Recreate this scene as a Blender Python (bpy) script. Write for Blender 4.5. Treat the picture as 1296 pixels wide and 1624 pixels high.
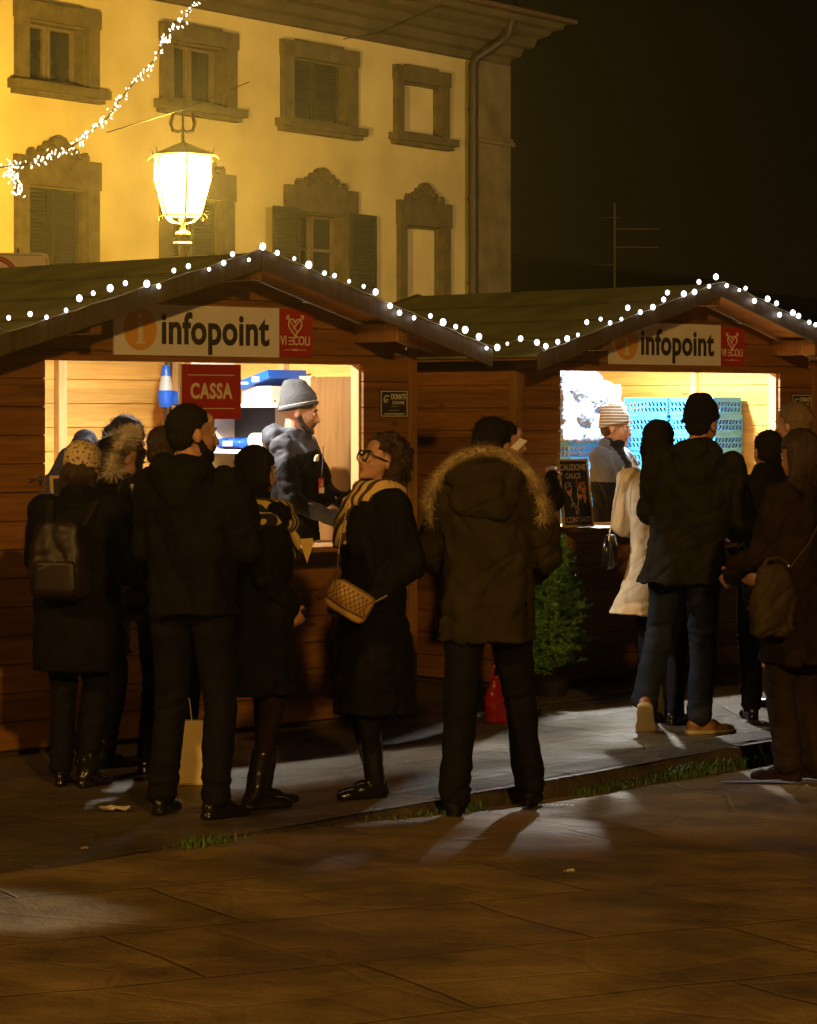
import bpy, bmesh, math, random
import numpy as np
from mathutils import Vector, Matrix, noise
V = Vector
R = math.radians
rnd = random.Random(7)
sc = bpy.context.scene
for o in list(bpy.data.objects): bpy.data.objects.remove(o)
# ------------------------------------------------------------------ camera, world, lights, exposure
F, CAMZ, HZ = 4600.0, 1.70, 655.0
cam = bpy.data.cameras.new("camera"); co = bpy.data.objects.new("camera", cam)
sc.collection.objects.link(co); sc.camera = co
co.location = (0, 0, CAMZ); co.rotation_euler = (R(90), 0, 0)
cam.sensor_fit = 'HORIZONTAL'; cam.sensor_width = 36; cam.lens = 36*F/1296
cam.shift_y = -(812-HZ)/1296
cam.clip_start = .5; cam.clip_end = 2000
cam.dof.use_dof = False
w = bpy.data.worlds.new("World"); sc.world = w; w.use_nodes = True
nt = w.node_tree; bgn = nt.nodes["Background"]
tc = nt.nodes.new('ShaderNodeTexCoord'); sx = nt.nodes.new('ShaderNodeSeparateXYZ')
mr = nt.nodes.new('ShaderNodeMapRange'); mr.inputs[1].default_value = -.02; mr.inputs[2].default_value = .22
cr = nt.nodes.new('ShaderNodeMix'); cr.data_type = 'RGBA'
cr.inputs[6].default_value = (0.0060, .0030, .0006, 1); cr.inputs[7].default_value = (.0012, .0008, .0005, 1)
nt.links.new(tc.outputs['Generated'], sx.inputs[0]); nt.links.new(sx.outputs[2], mr.inputs[0])
nt.links.new(mr.outputs[0], cr.inputs[0]); nt.links.new(cr.outputs[2], bgn.inputs[0])
bgn.inputs[1].default_value = 1.0
sc.view_settings.view_transform = 'Standard'; sc.view_settings.look = 'None'
sc.view_settings.exposure = 0; sc.view_settings.gamma = 1
sc.cycles.max_bounces = 8; sc.cycles.diffuse_bounces = 4; sc.cycles.sample_clamp_indirect = 4
sc.cycles.use_denoising = True

def light(name, kind, loc, energy, color, size=.2, target=None, **kw):
    l = bpy.data.lights.new(name, kind); l.energy = energy; l.color = color
    if kind == 'AREA': l.size = size
    else: l.shadow_soft_size = size
    for a, b in kw.items(): setattr(l, a, b)
    o = bpy.data.objects.new(name, l); sc.collection.objects.link(o); o.location = loc
    if target is not None:
        o.rotation_euler = (V(target)-V(loc)).to_track_quat('-Z', 'Y').to_euler()
    return o
SODIUM = (1.0, .52, .12)
# the square's own street lamps stand behind the photographer
light('offframe_light', 'POINT', (3.5, -6.0, 6.8), 5400, SODIUM, .3)
light('offframe_light', 'POINT', (-10, 2.0, 8.5), 2600, SODIUM, .25)

light('offframe_light', 'SPOT', (13, 38, 8.0), 4200, (1.0, .68, .28), .3, target=(.5, 49, 6.5), spot_size=R(62), spot_blend=.6)   # added spot outside the frame, brightens the right part of the palazzo
light('pool_spot', 'SPOT', (-3.9, 11.4, 2.6), 330, (.92, .90, .80), .05, target=(-1.42, 9.95, -.09), spot_size=R(13), spot_blend=.6)   # added spot outside the frame, shaped to throw the lower-left light pool
# ------------------------------------------------------------------ frames and pixel helpers
TH = R(44.25); D = V((math.cos(TH), math.sin(TH), 0)); N = V((math.sin(TH), -math.cos(TH), 0))
def at(x, y, Z): return V(((x-648)/F*Z, Z, CAMZ-(y-HZ)/F*Z))
def ground(x, y, h=CAMZ): Z = F*h/(y-HZ); return V(((x-648)/F*Z, Z, CAMZ-h))
HUT1 = V((-1.033, 15.268, 0)); HUT2 = V((1.733, 18.882, 0))
def hutpt(C, x, y, o):      # pixel -> local (x, z) in a plane o in front of the hut face
    X0 = C.x+o*N.x; Z0 = C.y+o*N.y; u = (x-648)/F
    t = (u*Z0-X0)/(D.x-u*D.y); Z = Z0+t*D.y
    return t, CAMZ-(y-HZ)/F*Z
def hutside(C, x, y, lx):   # pixel -> local (inward y, z) in the plane local x = lx
    P0 = C+D*lx; u = (x-648)/F
    t = (u*P0.y-P0.x)/(-N.x+u*N.y); Z = P0.y-t*N.y
    return t, CAMZ-(y-HZ)/F*Z
def hutback(C, x, y, ly): return hutpt(C, x, y, -ly)

# ------------------------------------------------------------------ materials
MC = {}
def mat(name, col, rough=.7, var=.15, nscale=6, bump=.0, bscale=40, metal=0, emit=None, estr=0, stretch=(1, 1, 1), col2=None, spec=.5, sheen=0, trans=0, alpha=1):
    if name in MC: return MC[name]
    m = bpy.data.materials.new(name); m.use_nodes = True; t = m.node_tree; b = t.nodes['Principled BSDF']
    b.inputs['Roughness'].default_value = rough; b.inputs['Metallic'].default_value = metal
    b.inputs['Specular IOR Level'].default_value = spec
    if sheen: b.inputs['Sheen Weight'].default_value = sheen
    if trans: b.inputs['Transmission Weight'].default_value = trans
    if alpha < 1: b.inputs['Alpha'].default_value = alpha
    tcn = t.nodes.new('ShaderNodeTexCoord'); mp = t.nodes.new('ShaderNodeMapping'); mp.inputs['Scale'].default_value = stretch
    t.links.new(tcn.outputs['Object'], mp.inputs[0])
    nz = t.nodes.new('ShaderNodeTexNoise'); nz.inputs['Scale'].default_value = nscale; nz.inputs['Detail'].default_value = 6
    t.links.new(mp.outputs[0], nz.inputs[0])
    rp = t.nodes.new('ShaderNodeMapRange'); rp.inputs[1].default_value = .3; rp.inputs[2].default_value = .7
    t.links.new(nz.outputs[0], rp.inputs[0])
    mx = t.nodes.new('ShaderNodeMix'); mx.data_type = 'RGBA'
    c2 = col2 or tuple(min(1, c*(1+var)) for c in col); c1 = col if col2 else tuple(c*(1-var) for c in col)
    mx.inputs[6].default_value = (*c1, 1); mx.inputs[7].default_value = (*c2, 1)
    t.links.new(rp.outputs[0], mx.inputs[0]); t.links.new(mx.outputs[2], b.inputs['Base Color'])
    if bump:
        n2 = t.nodes.new('ShaderNodeTexNoise'); n2.inputs['Scale'].default_value = bscale; n2.inputs['Detail'].default_value = 5
        t.links.new(mp.outputs[0], n2.inputs[0])
        bp = t.nodes.new('ShaderNodeBump'); bp.inputs['Strength'].default_value = bump; bp.inputs['Distance'].default_value = .01
        t.links.new(n2.outputs[0], bp.inputs['Height']); t.links.new(bp.outputs[0], b.inputs['Normal'])
    if emit:
        b.inputs['Emission Color'].default_value = (*emit, 1); b.inputs['Emission Strength'].default_value = estr
    MC[name] = m; return m

def wood(name, c1, c2, rough=.6, axis='x', plank=.142, seed=0):
    if name in MC: return MC[name]
    m = bpy.data.materials.new(name); m.use_nodes = True; t = m.node_tree; b = t.nodes['Principled BSDF']
    b.inputs['Roughness'].default_value = rough
    tcn = t.nodes.new('ShaderNodeTexCoord'); sp = t.nodes.new('ShaderNodeSeparateXYZ'); t.links.new(tcn.outputs['Object'], sp.inputs[0])
    dv = t.nodes.new('ShaderNodeMath'); dv.operation = 'DIVIDE'; dv.inputs[1].default_value = plank
    t.links.new(sp.outputs[2 if axis != 'z' else 0], dv.inputs[0])
    fl = t.nodes.new('ShaderNodeMath'); fl.operation = 'FLOOR'; t.links.new(dv.outputs[0], fl.inputs[0])
    wn = t.nodes.new('ShaderNodeTexWhiteNoise'); wn.noise_dimensions = '1D'; t.links.new(fl.outputs[0], wn.inputs['W'])
    cm = t.nodes.new('ShaderNodeVectorMath'); cm.operation = 'ADD'
    sc2 = t.nodes.new('ShaderNodeVectorMath'); sc2.operation = 'SCALE'; sc2.inputs['Scale'].default_value = 7
    t.links.new(wn.outputs['Color'], sc2.inputs[0]); t.links.new(tcn.outputs['Object'], cm.inputs[0]); t.links.new(sc2.outputs[0], cm.inputs[1])
    mp = t.nodes.new('ShaderNodeMapping'); mp.inputs['Scale'].default_value = (1.2, 1.2, 16) if axis != 'z' else (16, 16, 1.2)
    t.links.new(cm.outputs[0], mp.inputs[0])
    nz = t.nodes.new('ShaderNodeTexNoise'); nz.inputs['Scale'].default_value = 2.2; nz.inputs['Detail'].default_value = 8; nz.inputs['Distortion'].default_value = .8
    t.links.new(mp.outputs[0], nz.inputs[0])
    mp2 = t.nodes.new('ShaderNodeMapping'); mp2.inputs['Scale'].default_value = (2.2, 2.2, 6) if axis != 'z' else (6, 6, 2.2)
    t.links.new(cm.outputs[0], mp2.inputs[0])
    vo = t.nodes.new('ShaderNodeTexVoronoi'); vo.inputs['Scale'].default_value = 1.1; t.links.new(mp2.outputs[0], vo.inputs[0])
    kn = t.nodes.new('ShaderNodeMapRange'); kn.inputs[1].default_value = .05; kn.inputs[2].default_value = .13; kn.inputs[3].default_value = .45; kn.inputs[4].default_value = 1
    t.links.new(vo.outputs[0], kn.inputs[0])
    rp = t.nodes.new('ShaderNodeMapRange'); rp.inputs[1].default_value = .3; rp.inputs[2].default_value = .7; t.links.new(nz.outputs[0], rp.inputs[0])
    mx = t.nodes.new('ShaderNodeMix'); mx.data_type = 'RGBA'; mx.inputs[6].default_value = (*c1, 1); mx.inputs[7].default_value = (*c2, 1)
    t.links.new(rp.outputs[0], mx.inputs[0])
    pv = t.nodes.new('ShaderNodeMapRange'); pv.inputs[3].default_value = .74; pv.inputs[4].default_value = 1.12; t.links.new(wn.outputs[0], pv.inputs[0])
    ml = t.nodes.new('ShaderNodeMath'); ml.operation = 'MULTIPLY'; t.links.new(pv.outputs[0], ml.inputs[0]); t.links.new(kn.outputs[0], ml.inputs[1])
    hs = t.nodes.new('ShaderNodeVectorMath'); hs.operation = 'SCALE'; t.links.new(mx.outputs[2], hs.inputs[0]); t.links.new(ml.outputs[0], hs.inputs['Scale'])
    t.links.new(hs.outputs[0], b.inputs['Base Color'])
    bp = t.nodes.new('ShaderNodeBump'); bp.inputs['Strength'].default_value = .25; bp.inputs['Distance'].default_value = .004
    t.links.new(nz.outputs[0], bp.inputs['Height']); t.links.new(bp.outputs[0], b.inputs['Normal'])
    MC[name] = m; return m
W_OUT = wood('stained_wood', (.19, .076, .013), (.34, .152, .029), .5)
W_IN = wood('raw_pine', (.60, .31, .055), (.76, .46, .115), .6)
W_TRIM = wood('trim_wood', (.22, .10, .022), (.36, .18, .045), .55, axis='z', plank=3)
W_FAS = wood('fascia_wood', (.07, .042, .010), (.14, .09, .022), .6, axis='z', plank=3)
W_INTRIM = wood('pine_trim', (.60, .38, .15), (.72, .50, .22), .6, axis='z', plank=3)
M_ROOF = mat('roof_felt', (.20, .20, .06), .9, .35, 3, .5, 120)
M_BLACK = mat('black_paint', (.012, .012, .013), .5)
M_IRON = mat('dark_iron', (.03, .025, .02), .5, .3, 8, .2, 60, .6)
M_STEEL = mat('steel', (.5, .48, .45), .35, .1, metal=1)
M_WHITE = mat('white_board', (.84, .82, .76), .5, .04)
M_RED = mat('red_print', (.42, .022, .012), .5, .06)
M_CREAM = mat('cream_print', (.80, .72, .52), .5, .03)
M_DKTXT = mat('dark_print', (.035, .03, .03), .5, .1)
M_ORANGE = mat('orange_print', (.78, .40, .07), .5, .05)
M_LED = mat('led_bulb', (.9, .9, 1), .3, emit=(.80, .84, 1.0), estr=6)
M_LEDG = mat('garland_led', (1, .9, .7), .3, emit=(1.0, .86, .62), estr=2.2)
M_LEDB = mat('garland_led_blue', (.8, .8, 1), .3, emit=(.45, .45, 1.0), estr=9)
M_CABLE = mat('cable', (.30, .26, .12), .5)

# ------------------------------------------------------------------ mesh builder
def tag(o, label=None, cat=None, group=None, kind=None):
    if label: o['label'] = label
    if cat: o['category'] = cat
    if group: o['group'] = group
    if kind: o['kind'] = kind
    return o
def empty(name, loc=(0, 0, 0), rz=0, label=None, cat=None, group=None):
    o = bpy.data.objects.new(name, None); sc.collection.objects.link(o); o.location = loc; o.rotation_euler = (0, 0, rz)
    o.empty_display_size = .1
    return tag(o, label, cat, group)
class MB:
    def __init__(s): s.v = []; s.f = []
    def add(s, vs, fs):
        b = len(s.v); s.v += [tuple(p) for p in vs]; s.f += [tuple(i+b for i in f) for f in fs]; return s
    def box(s, c, d, rot=None):
        c = V(c); M = rot or Matrix.Identity(3)
        vs = [c+M@V((sx*d[0]/2, sy*d[1]/2, sz*d[2]/2)) for sx in (-1, 1) for sy in (-1, 1) for sz in (-1, 1)]
        return s.add(vs, [(0, 1, 3, 2), (4, 6, 7, 5), (0, 4, 5, 1), (2, 3, 7, 6), (0, 2, 6, 4), (1, 5, 7, 3)])
    def bb(s, x0, x1, y0, y1, z0, z1): return s.box(((x0+x1)/2, (y0+y1)/2, (z0+z1)/2), (x1-x0, y1-y0, z1-z0))
    def prism(s, pts, ax, a0, a1):     # polygon pts in the two other axes, extruded on axis ax
        def mk(p, a):
            l = list(p); l.insert(ax, a); return l
        n = len(pts); vs = [mk(p, a0) for p in pts]+[mk(p, a1) for p in pts]
        return s.add(vs, [tuple(range(n-1, -1, -1)), tuple(range(n, 2*n))]+[(i, (i+1) % n, n+(i+1) % n, n+i) for i in range(n)])
    def ell(s, c, r, rot=None, nu=20, nv=12):
        c = V(c); M = rot or Matrix.Identity(3); r = (r, r, r) if not hasattr(r, '__len__') else r
        vs = [c+M@V((0, 0, -r[2]))]
        for j in range(1, nv):
            a = -math.pi/2+math.pi*j/nv
            for i in range(nu):
                b = 2*math.pi*i/nu
                vs.append(c+M@V((r[0]*math.cos(a)*math.cos(b), r[1]*math.cos(a)*math.sin(b), r[2]*math.sin(a))))
        vs.append(c+M@V((0, 0, r[2]))); fs = []; L = len(vs)-1
        for i in range(nu):
            k = (i+1) % nu
            fs.append((0, 1+k, 1+i)); fs.append((L, L-nu+i, L-nu+k))
            for j in range(nv-2): a = 1+j*nu; fs.append((a+i, a+k, a+nu+k, a+nu+i))
        return s.add(vs, fs)
    def loft(s, rings, n=24, p=2.0, cap=True):    # ring = (centre, ax, ay, rx, ry)
        vs = []; fs = []
        for c, ax, ay, rx, ry in rings:
            for i in range(n):
                a = 2*math.pi*i/n; ca, sa = math.cos(a), math.sin(a)
                u = math.copysign(abs(ca)**(2/p), ca)*rx; v = math.copysign(abs(sa)**(2/p), sa)*ry
                vs.append(V(c)+V(ax)*u+V(ay)*v)
        for j in range(len(rings)-1):
            for i in range(n):
                k = (i+1) % n; fs.append((j*n+i, j*n+k, (j+1)*n+k, (j+1)*n+i))
        if cap: fs.append(tuple(range(n-1, -1, -1))); fs.append(tuple(range((len(rings)-1)*n, len(rings)*n)))
        return s.add(vs, fs)
    def tube(s, pts, r, n=8, flat=1.0, up=None, cap=True):
        pts = [V(p) for p in pts]; rs = r if hasattr(r, '__len__') else [r]*len(pts); rings = []
        up = V(up) if up is not None else None
        for i, p in enumerate(pts):
            t = (pts[min(i+1, len(pts)-1)]-pts[max(i-1, 0)]).normalized()
            u = up if up is not None else (V((0, 0, 1)) if abs(t.z) < .9 else V((0, 1, 0)))
            a = t.cross(u).normalized(); b = a.cross(t).normalized()
            rings.append((p, a, b, rs[i], rs[i]*flat))
        return s.loft(rings, n, cap=cap)
    def caps(s, p0, r0, p1, r1, n=16):      # rounded tapered limb
        p0 = V(p0); p1 = V(p1); d = p1-p0; L = d.length; t = d/max(L, 1e-6)
        u = V((0, 1, 0)) if abs(t.y) < .9 else V((1, 0, 0))
        a = t.cross(u).normalized(); b = a.cross(t); rings = []
        for k in (-.98, -.8, -.5, -.2): rings.append((p0+t*k*r0, a, b, r0*math.sqrt(1-k*k), r0*math.sqrt(1-k*k)))
        for k in (0, .5, 1): rr = r0+(r1-r0)*k; rings.append((p0+d*k, a, b, rr, rr))
        for k in (.2, .5, .8, .98): rings.append((p1+t*k*r1, a, b, r1*math.sqrt(1-k*k), r1*math.sqrt(1-k*k)))
        return s.loft(rings, n)
    def ring(s, c, a, b, ra, rb, r, n=28, m=8):   # torus along an ellipse in plane a,b
        c = V(c); a = V(a); b = V(b); nn = a.cross(b).normalized(); vs = []; fs = []
        for i in range(n):
            t = 2*math.pi*i/n; p = c+a*ra*math.cos(t)+b*rb*math.sin(t); q = (a*math.cos(t)+b*math.sin(t)).normalized()
            for j in range(m):
                f = 2*math.pi*j/m; vs.append(p+q*r*math.cos(f)+nn*r*math.sin(f))
        for i in range(n):
            for j in range(m): fs.append((i*m+j, ((i+1) % n)*m+j, ((i+1) % n)*m+(j+1) % m, i*m+(j+1) % m))
        return s.add(vs, fs)
    def build(s, name, m, parent=None, smooth=False, voxel=0, sm=3, disp=None, bevel=0, clip0=None, loc=None, label=None):
        me = bpy.data.meshes.new(name); me.from_pydata(s.v, [], s.f); me.update()
        o = bpy.data.objects.new(name, me); sc.collection.objects.link(o)
        bm = bmesh.new(); bm.from_mesh(me); bmesh.ops.recalc_face_normals(bm, faces=bm.faces); bm.to_mesh(me); bm.free()
        if voxel or bevel:
            if voxel:
                md = o.modifiers.new('r', 'REMESH'); md.mode = 'VOXEL'; md.voxel_size = voxel
                if sm: md = o.modifiers.new('s', 'SMOOTH'); md.factor = .5; md.iterations = sm
            if bevel:
                md = o.modifiers.new('b', 'BEVEL'); md.width = bevel; md.segments = 2; md.limit_method = 'ANGLE'
            dg = bpy.context.evaluated_depsgraph_get(); dg.update()
            me2 = bpy.data.meshes.new_from_object(o.evaluated_get(dg)); o.modifiers.clear(); o.data = me2
            bpy.data.meshes.remove(me); me = me2; me.name = name
        if disp:
            n = len(me.vertices); c = np.empty(n*3); me.vertices.foreach_get('co', c); c = c.reshape(-1, 3)
            nn = np.empty(n*3); me.vertices.foreach_get('normal', nn); nn = nn.reshape(-1, 3)
            dd = np.array([disp(V(p), V(q)) for p, q in zip(c, nn)]); c = c+nn*dd[:, None]
            me.vertices.foreach_set('co', c.ravel()); me.update()
        if clip0 is not None:
            for v in me.vertices:
                if v.co.z < clip0: v.co.z = clip0
        me.materials.clear(); me.materials.append(m)
        if smooth or voxel: me.polygons.foreach_set('use_smooth', [True]*len(me.polygons)); me.update()
        if parent is not None: o.parent = parent
        if loc is not None: o.location = loc
        if label: o['label'] = label
        return o
def copyobj(o, parent=None, loc=None):
    c = o.copy(); sc.collection.objects.link(c)
    if parent is not None: c.parent = parent
    if loc is not None: c.location = loc
    return c
def text(name, body, size, m, parent, loc, rot, sx=1, offset=.0, depth=.0015, align='CENTER', spacing=1.0, shear=0):
    cu = bpy.data.curves.new(name, 'FONT'); cu.body = body; cu.size = size; cu.align_x = align; cu.align_y = 'CENTER'
    cu.offset = offset; cu.extrude = depth; cu.space_character = spacing; cu.shear = shear; cu.resolution_u = 4
    o = bpy.data.objects.new(name, cu); sc.collection.objects.link(o)
    dg = bpy.context.evaluated_depsgraph_get(); dg.update()
    me = bpy.data.meshes.new_from_object(o.evaluated_get(dg)); bpy.data.objects.remove(o)
    me.name = name; me.materials.clear(); me.materials.append(m)
    for v in me.vertices: v.co.x *= sx
    o = bpy.data.objects.new(name, me); sc.collection.objects.link(o); o.parent = parent; o.location = loc; o.rotation_euler = rot
    return o
FR = (R(90), 0, 0)     # text facing local -y

# ------------------------------------------------------------------ ground
KD = V((.607, .795, 0)).normalized(); KN = V((KD.y, -KD.x, 0)); K0 = V((.681, 13.5, 0))
def kz(s): return -.004-.091*max(0, min(1, (s+2.6)/2.8))
def stone_mat(name, c1, c2, scale, rot, wet):
    m = bpy.data.materials.new(name); m.use_nodes = True; t = m.node_tree; b = t.nodes['Principled BSDF']
    g = t.nodes.new('ShaderNodeNewGeometry'); mp = t.nodes.new('ShaderNodeMapping'); mp.inputs['Rotation'].default_value = (0, 0, -rot)
    t.links.new(g.outputs['Position'], mp.inputs[0])
    nw = t.nodes.new('ShaderNodeTexNoise'); nw.inputs['Scale'].default_value = 1.3; t.links.new(g.outputs['Position'], nw.inputs[0])
    ms = t.nodes.new('ShaderNodeVectorMath'); ms.operation = 'SCALE'; ms.inputs['Scale'].default_value = .07; t.links.new(nw.outputs['Color'], ms.inputs[0])
    ad = t.nodes.new('ShaderNodeVectorMath'); t.links.new(mp.outputs[0], ad.inputs[0]); t.links.new(ms.outputs[0], ad.inputs[1])
    br = t.nodes.new('ShaderNodeTexBrick'); br.inputs['Scale'].default_value = scale; br.inputs['Mortar Size'].default_value = .009
    br.inputs['Mortar Smooth'].default_value = .9; br.offset = .37; br.inputs['Brick Width'].default_value = .85; br.inputs['Row Height'].default_value = .5
    br.inputs['Color1'].default_value = (.85, .85, .85, 1); br.inputs['Color2'].default_value = (1.1, 1.1, 1.1, 1); br.inputs['Mortar'].default_value = (.66, .64, .6, 1)
    t.links.new(ad.outputs[0], br.inputs[0])
    n1 = t.nodes.new('ShaderNodeTexNoise'); n1.inputs['Scale'].default_value = 1.6; n1.inputs['Detail'].default_value = 9; n1.inputs['Roughness'].default_value = .65
    t.links.new(g.outputs['Position'], n1.inputs[0])
    r1 = t.nodes.new('ShaderNodeMapRange'); r1.inputs[1].default_value = .3; r1.inputs[2].default_value = .7; t.links.new(n1.outputs[0], r1.inputs[0])
    mx = t.nodes.new('ShaderNodeMix'); mx.data_type = 'RGBA'; mx.inputs[6].default_value = (*c1, 1); mx.inputs[7].default_value = (*c2, 1); t.links.new(r1.outputs[0], mx.inputs[0])
    mu = t.nodes.new('ShaderNodeMix'); mu.data_type = 'RGBA'; mu.blend_type = 'MULTIPLY'; mu.inputs[0].default_value = 1
    t.links.new(mx.outputs[2], mu.inputs[6]); t.links.new(br.outputs[0], mu.inputs[7]); t.links.new(mu.outputs[2], b.inputs['Base Color'])
    n2 = t.nodes.new('ShaderNodeTexNoise'); n2.inputs['Scale'].default_value = .9; n2.inputs['Detail'].default_value = 5; t.links.new(g.outputs['Position'], n2.inputs[0])
    r2 = t.nodes.new('ShaderNodeMapRange'); r2.inputs[1].default_value = .40; r2.inputs[2].default_value = .62; r2.inputs[3].default_value = wet; r2.inputs[4].default_value = .75
    t.links.new(n2.outputs[0], r2.inputs[0]); t.links.new(r2.outputs[0], b.inputs['Roughness'])
    n3 = t.nodes.new('ShaderNodeTexNoise'); n3.inputs['Scale'].default_value = 26; n3.inputs['Detail'].default_value = 8; n3.inputs['Roughness'].default_value = .7; t.links.new(g.outputs['Position'], n3.inputs[0])
    n4 = t.nodes.new('ShaderNodeTexNoise'); n4.inputs['Scale'].default_value = 4.5; n4.inputs['Detail'].default_value = 4; t.links.new(g.outputs['Position'], n4.inputs[0])
    s1 = t.nodes.new('ShaderNodeMath'); s1.operation = 'MULTIPLY_ADD'; s1.inputs[1].default_value = .5; t.links.new(n3.outputs[0], s1.inputs[0])
    s0 = t.nodes.new('ShaderNodeMath'); s0.operation = 'MULTIPLY_ADD'; s0.inputs[1].default_value = -.36; t.links.new(br.outputs['Fac'], s0.inputs[0]); t.links.new(n4.outputs[0], s0.inputs[2])
    t.links.new(s0.outputs[0], s1.inputs[2])
    bp = t.nodes.new('ShaderNodeBump'); bp.inputs['Strength'].default_value = .9; bp.inputs['Distance'].default_value = .030 if name == 'road_stone' else .050
    wv = t.nodes.new('ShaderNodeTexWave'); wv.inputs['Scale'].default_value = 14; wv.inputs['Distortion'].default_value = 5; wv.inputs['Detail'].default_value = 3; t.links.new(mp.outputs[0], wv.inputs[0])
    vo = t.nodes.new('ShaderNodeTexVoronoi'); vo.feature = 'DISTANCE_TO_EDGE'; vo.inputs['Scale'].default_value = 1.7; t.links.new(ad.outputs[0], vo.inputs[0])
    vr = t.nodes.new('ShaderNodeMapRange'); vr.inputs[1].default_value = 0; vr.inputs[2].default_value = .03; vr.inputs[3].default_value = -.18; vr.inputs[4].default_value = 0; t.links.new(vo.outputs[0], vr.inputs[0])
    s2 = t.nodes.new('ShaderNodeMath'); s2.operation = 'MULTIPLY_ADD'; s2.inputs[1].default_value = .028; t.links.new(wv.outputs[0], s2.inputs[0]); t.links.new(s1.outputs[0], s2.inputs[2])
    s3 = t.nodes.new('ShaderNodeMath'); t.links.new(s2.outputs[0], s3.inputs[0]); t.links.new(vr.outputs[0], s3.inputs[1])
    t.links.new(s3.outputs[0], bp.inputs['Height']); t.links.new(bp.outputs[0], b.inputs['Normal'])
    return m
M_PAVE = stone_mat('pavement_stone', (.055, .041, .020), (.17, .130, .070), .9, R(51), .34)
M_ROAD = stone_mat('road_stone', (.062, .043, .017), (.33, .228, .088), .62, R(28), .42)
M_KERB = stone_mat('kerb_stone', (.045, .034, .018), (.15, .115, .065), 1.4, R(51), .6)
def sheet(name, m, s0, s1, n0, n1, ds, dn, zf):
    me = bpy.data.meshes.new(name); vs = []; fs = []
    ns = int((s1-s0)/ds)+1; nn = int(abs(n1-n0)/dn)+1
    for i in range(ns+1):
        s = s0+(s1-s0)*i/ns
        for j in range(nn+1):
            q = n0+(n1-n0)*j/nn; p = K0+KD*s+KN*q
            if j == 0 and name == 'pavement': p += KN*.018*noise.noise(V((s*2.3, 0, 5)))
            vs.append((p.x, p.y, zf(s, q)))
    for i in range(ns):
        for j in range(nn):
            a = i*(nn+1)+j; fs.append((a, a+1, a+nn+2, a+nn+1))
    me.from_pydata(vs, [], fs); me.materials.append(m); me.polygons.foreach_set('use_smooth', [True]*len(fs)); me.update()
    o = bpy.data.objects.new(name, me); sc.collection.objects.link(o); return tag(o, kind='structure')
# far ground reaching the horizon
MB().bb(-400, 400, -60, 900, -.6, -.16).build('ground', M_ROAD)['kind'] = 'structure'
sheet('road', M_ROAD, -22, 26, -.05, 22, .12, .15, lambda s, q: kz(s)+.010*noise.noise(V((s*.9, q*.9, 0)))+.003*noise.noise(V((s*4, q*4, 3))))
sheet('pavement', M_PAVE, -22, 60, 0.0, -60, .15, .5, lambda s, q: (.004*noise.noise(V((s*2, q*2, 9))) if q < -.01 else -.004))
# kerb: worn stone blocks with an irregular nose
kb = MB(); s = -3.4
while s < 14:
    L = rnd.uniform(.7, 1.2); top = .004+rnd.uniform(-.006, .004)
    n = 8; rings = []
    for i in range(n+1):
        ss = s+.006+(L-.012)*i/n; c = K0+KD*ss; nz = noise.noise(V((ss*4, 1, 2)))*.034; e = .022*noise.noise(V((ss*1.7, 6, 2)))
        prof = [(-.26, top-.002), (-.05, top+e*.4), (-.012+nz, top-.014+e), (.010+nz, top-.04), (.018+nz*.5, -.07), (.02, -.16), (-.26, -.16)]
        rings.append([tuple((c+KN*a)+V((0, 0, b))) for a, b in prof])
    vs = sum(rings, []); m_ = 7; fs = []
    for i in range(n):
        for j in range(m_): fs.append((i*m_+j, i*m_+(j+1) % m_, (i+1)*m_+(j+1) % m_, (i+1)*m_+j))
    fs += [tuple(range(m_)), tuple(n*m_+j for j in range(m_-1, -1, -1))]
    kb.add(vs, fs); s += L
kb.build('kerb', M_KERB)['kind'] = 'structure'
# grass tufts in the gutter
g = MB()
def tuft(s, q, n, h, spread):
    for _ in range(n):
        ss = s+rnd.gauss(0, spread); c = K0+KD*ss+KN*(q+abs(rnd.gauss(0, .035))); z = kz(ss)
        a = rnd.uniform(0, 6.28); hh = h*rnd.uniform(.4, 1.1); d = V((math.cos(a), math.sin(a), 0)); wd = V((-d.y, d.x, 0))*.0035
        m1 = c+d*hh*.25; m2 = c+d*hh*.7
        g.add([(c-wd)+V((0, 0, z-.01)), (c+wd)+V((0, 0, z-.01)), (m1+wd)+V((0, 0, z+hh*.6)), (m1-wd)+V((0, 0, z+hh*.6)), m2+V((0, 0, z+hh))], [(0, 1, 2, 3), (3, 2, 4)])
def sval(x, y): p = ground(x, y, CAMZ+.09); return (p-K0).dot(KD)
for x, y, n, h, sp in [(935, 1252, 150, .05, .12), (1075, 1228, 330, .07, .16), (1130, 1215, 160, .06, .1), (1215, 1195, 260, .10, .1), (1000, 1245, 70, .04, .15), (690, 1292, 130, .05, .07), (600, 1305, 50, .03, .2), (285, 1368, 160, .04, .09), (1180, 1205, 60, .05, .1)]:
    tuft(sval(x, y), .02, n, h, sp)
tag(g.build('grass', mat('grass_blade', (.08, .15, .025), .6, .4, 30)), 'short green grass growing in the gutter along the kerb', 'grass', kind='stuff')
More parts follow.
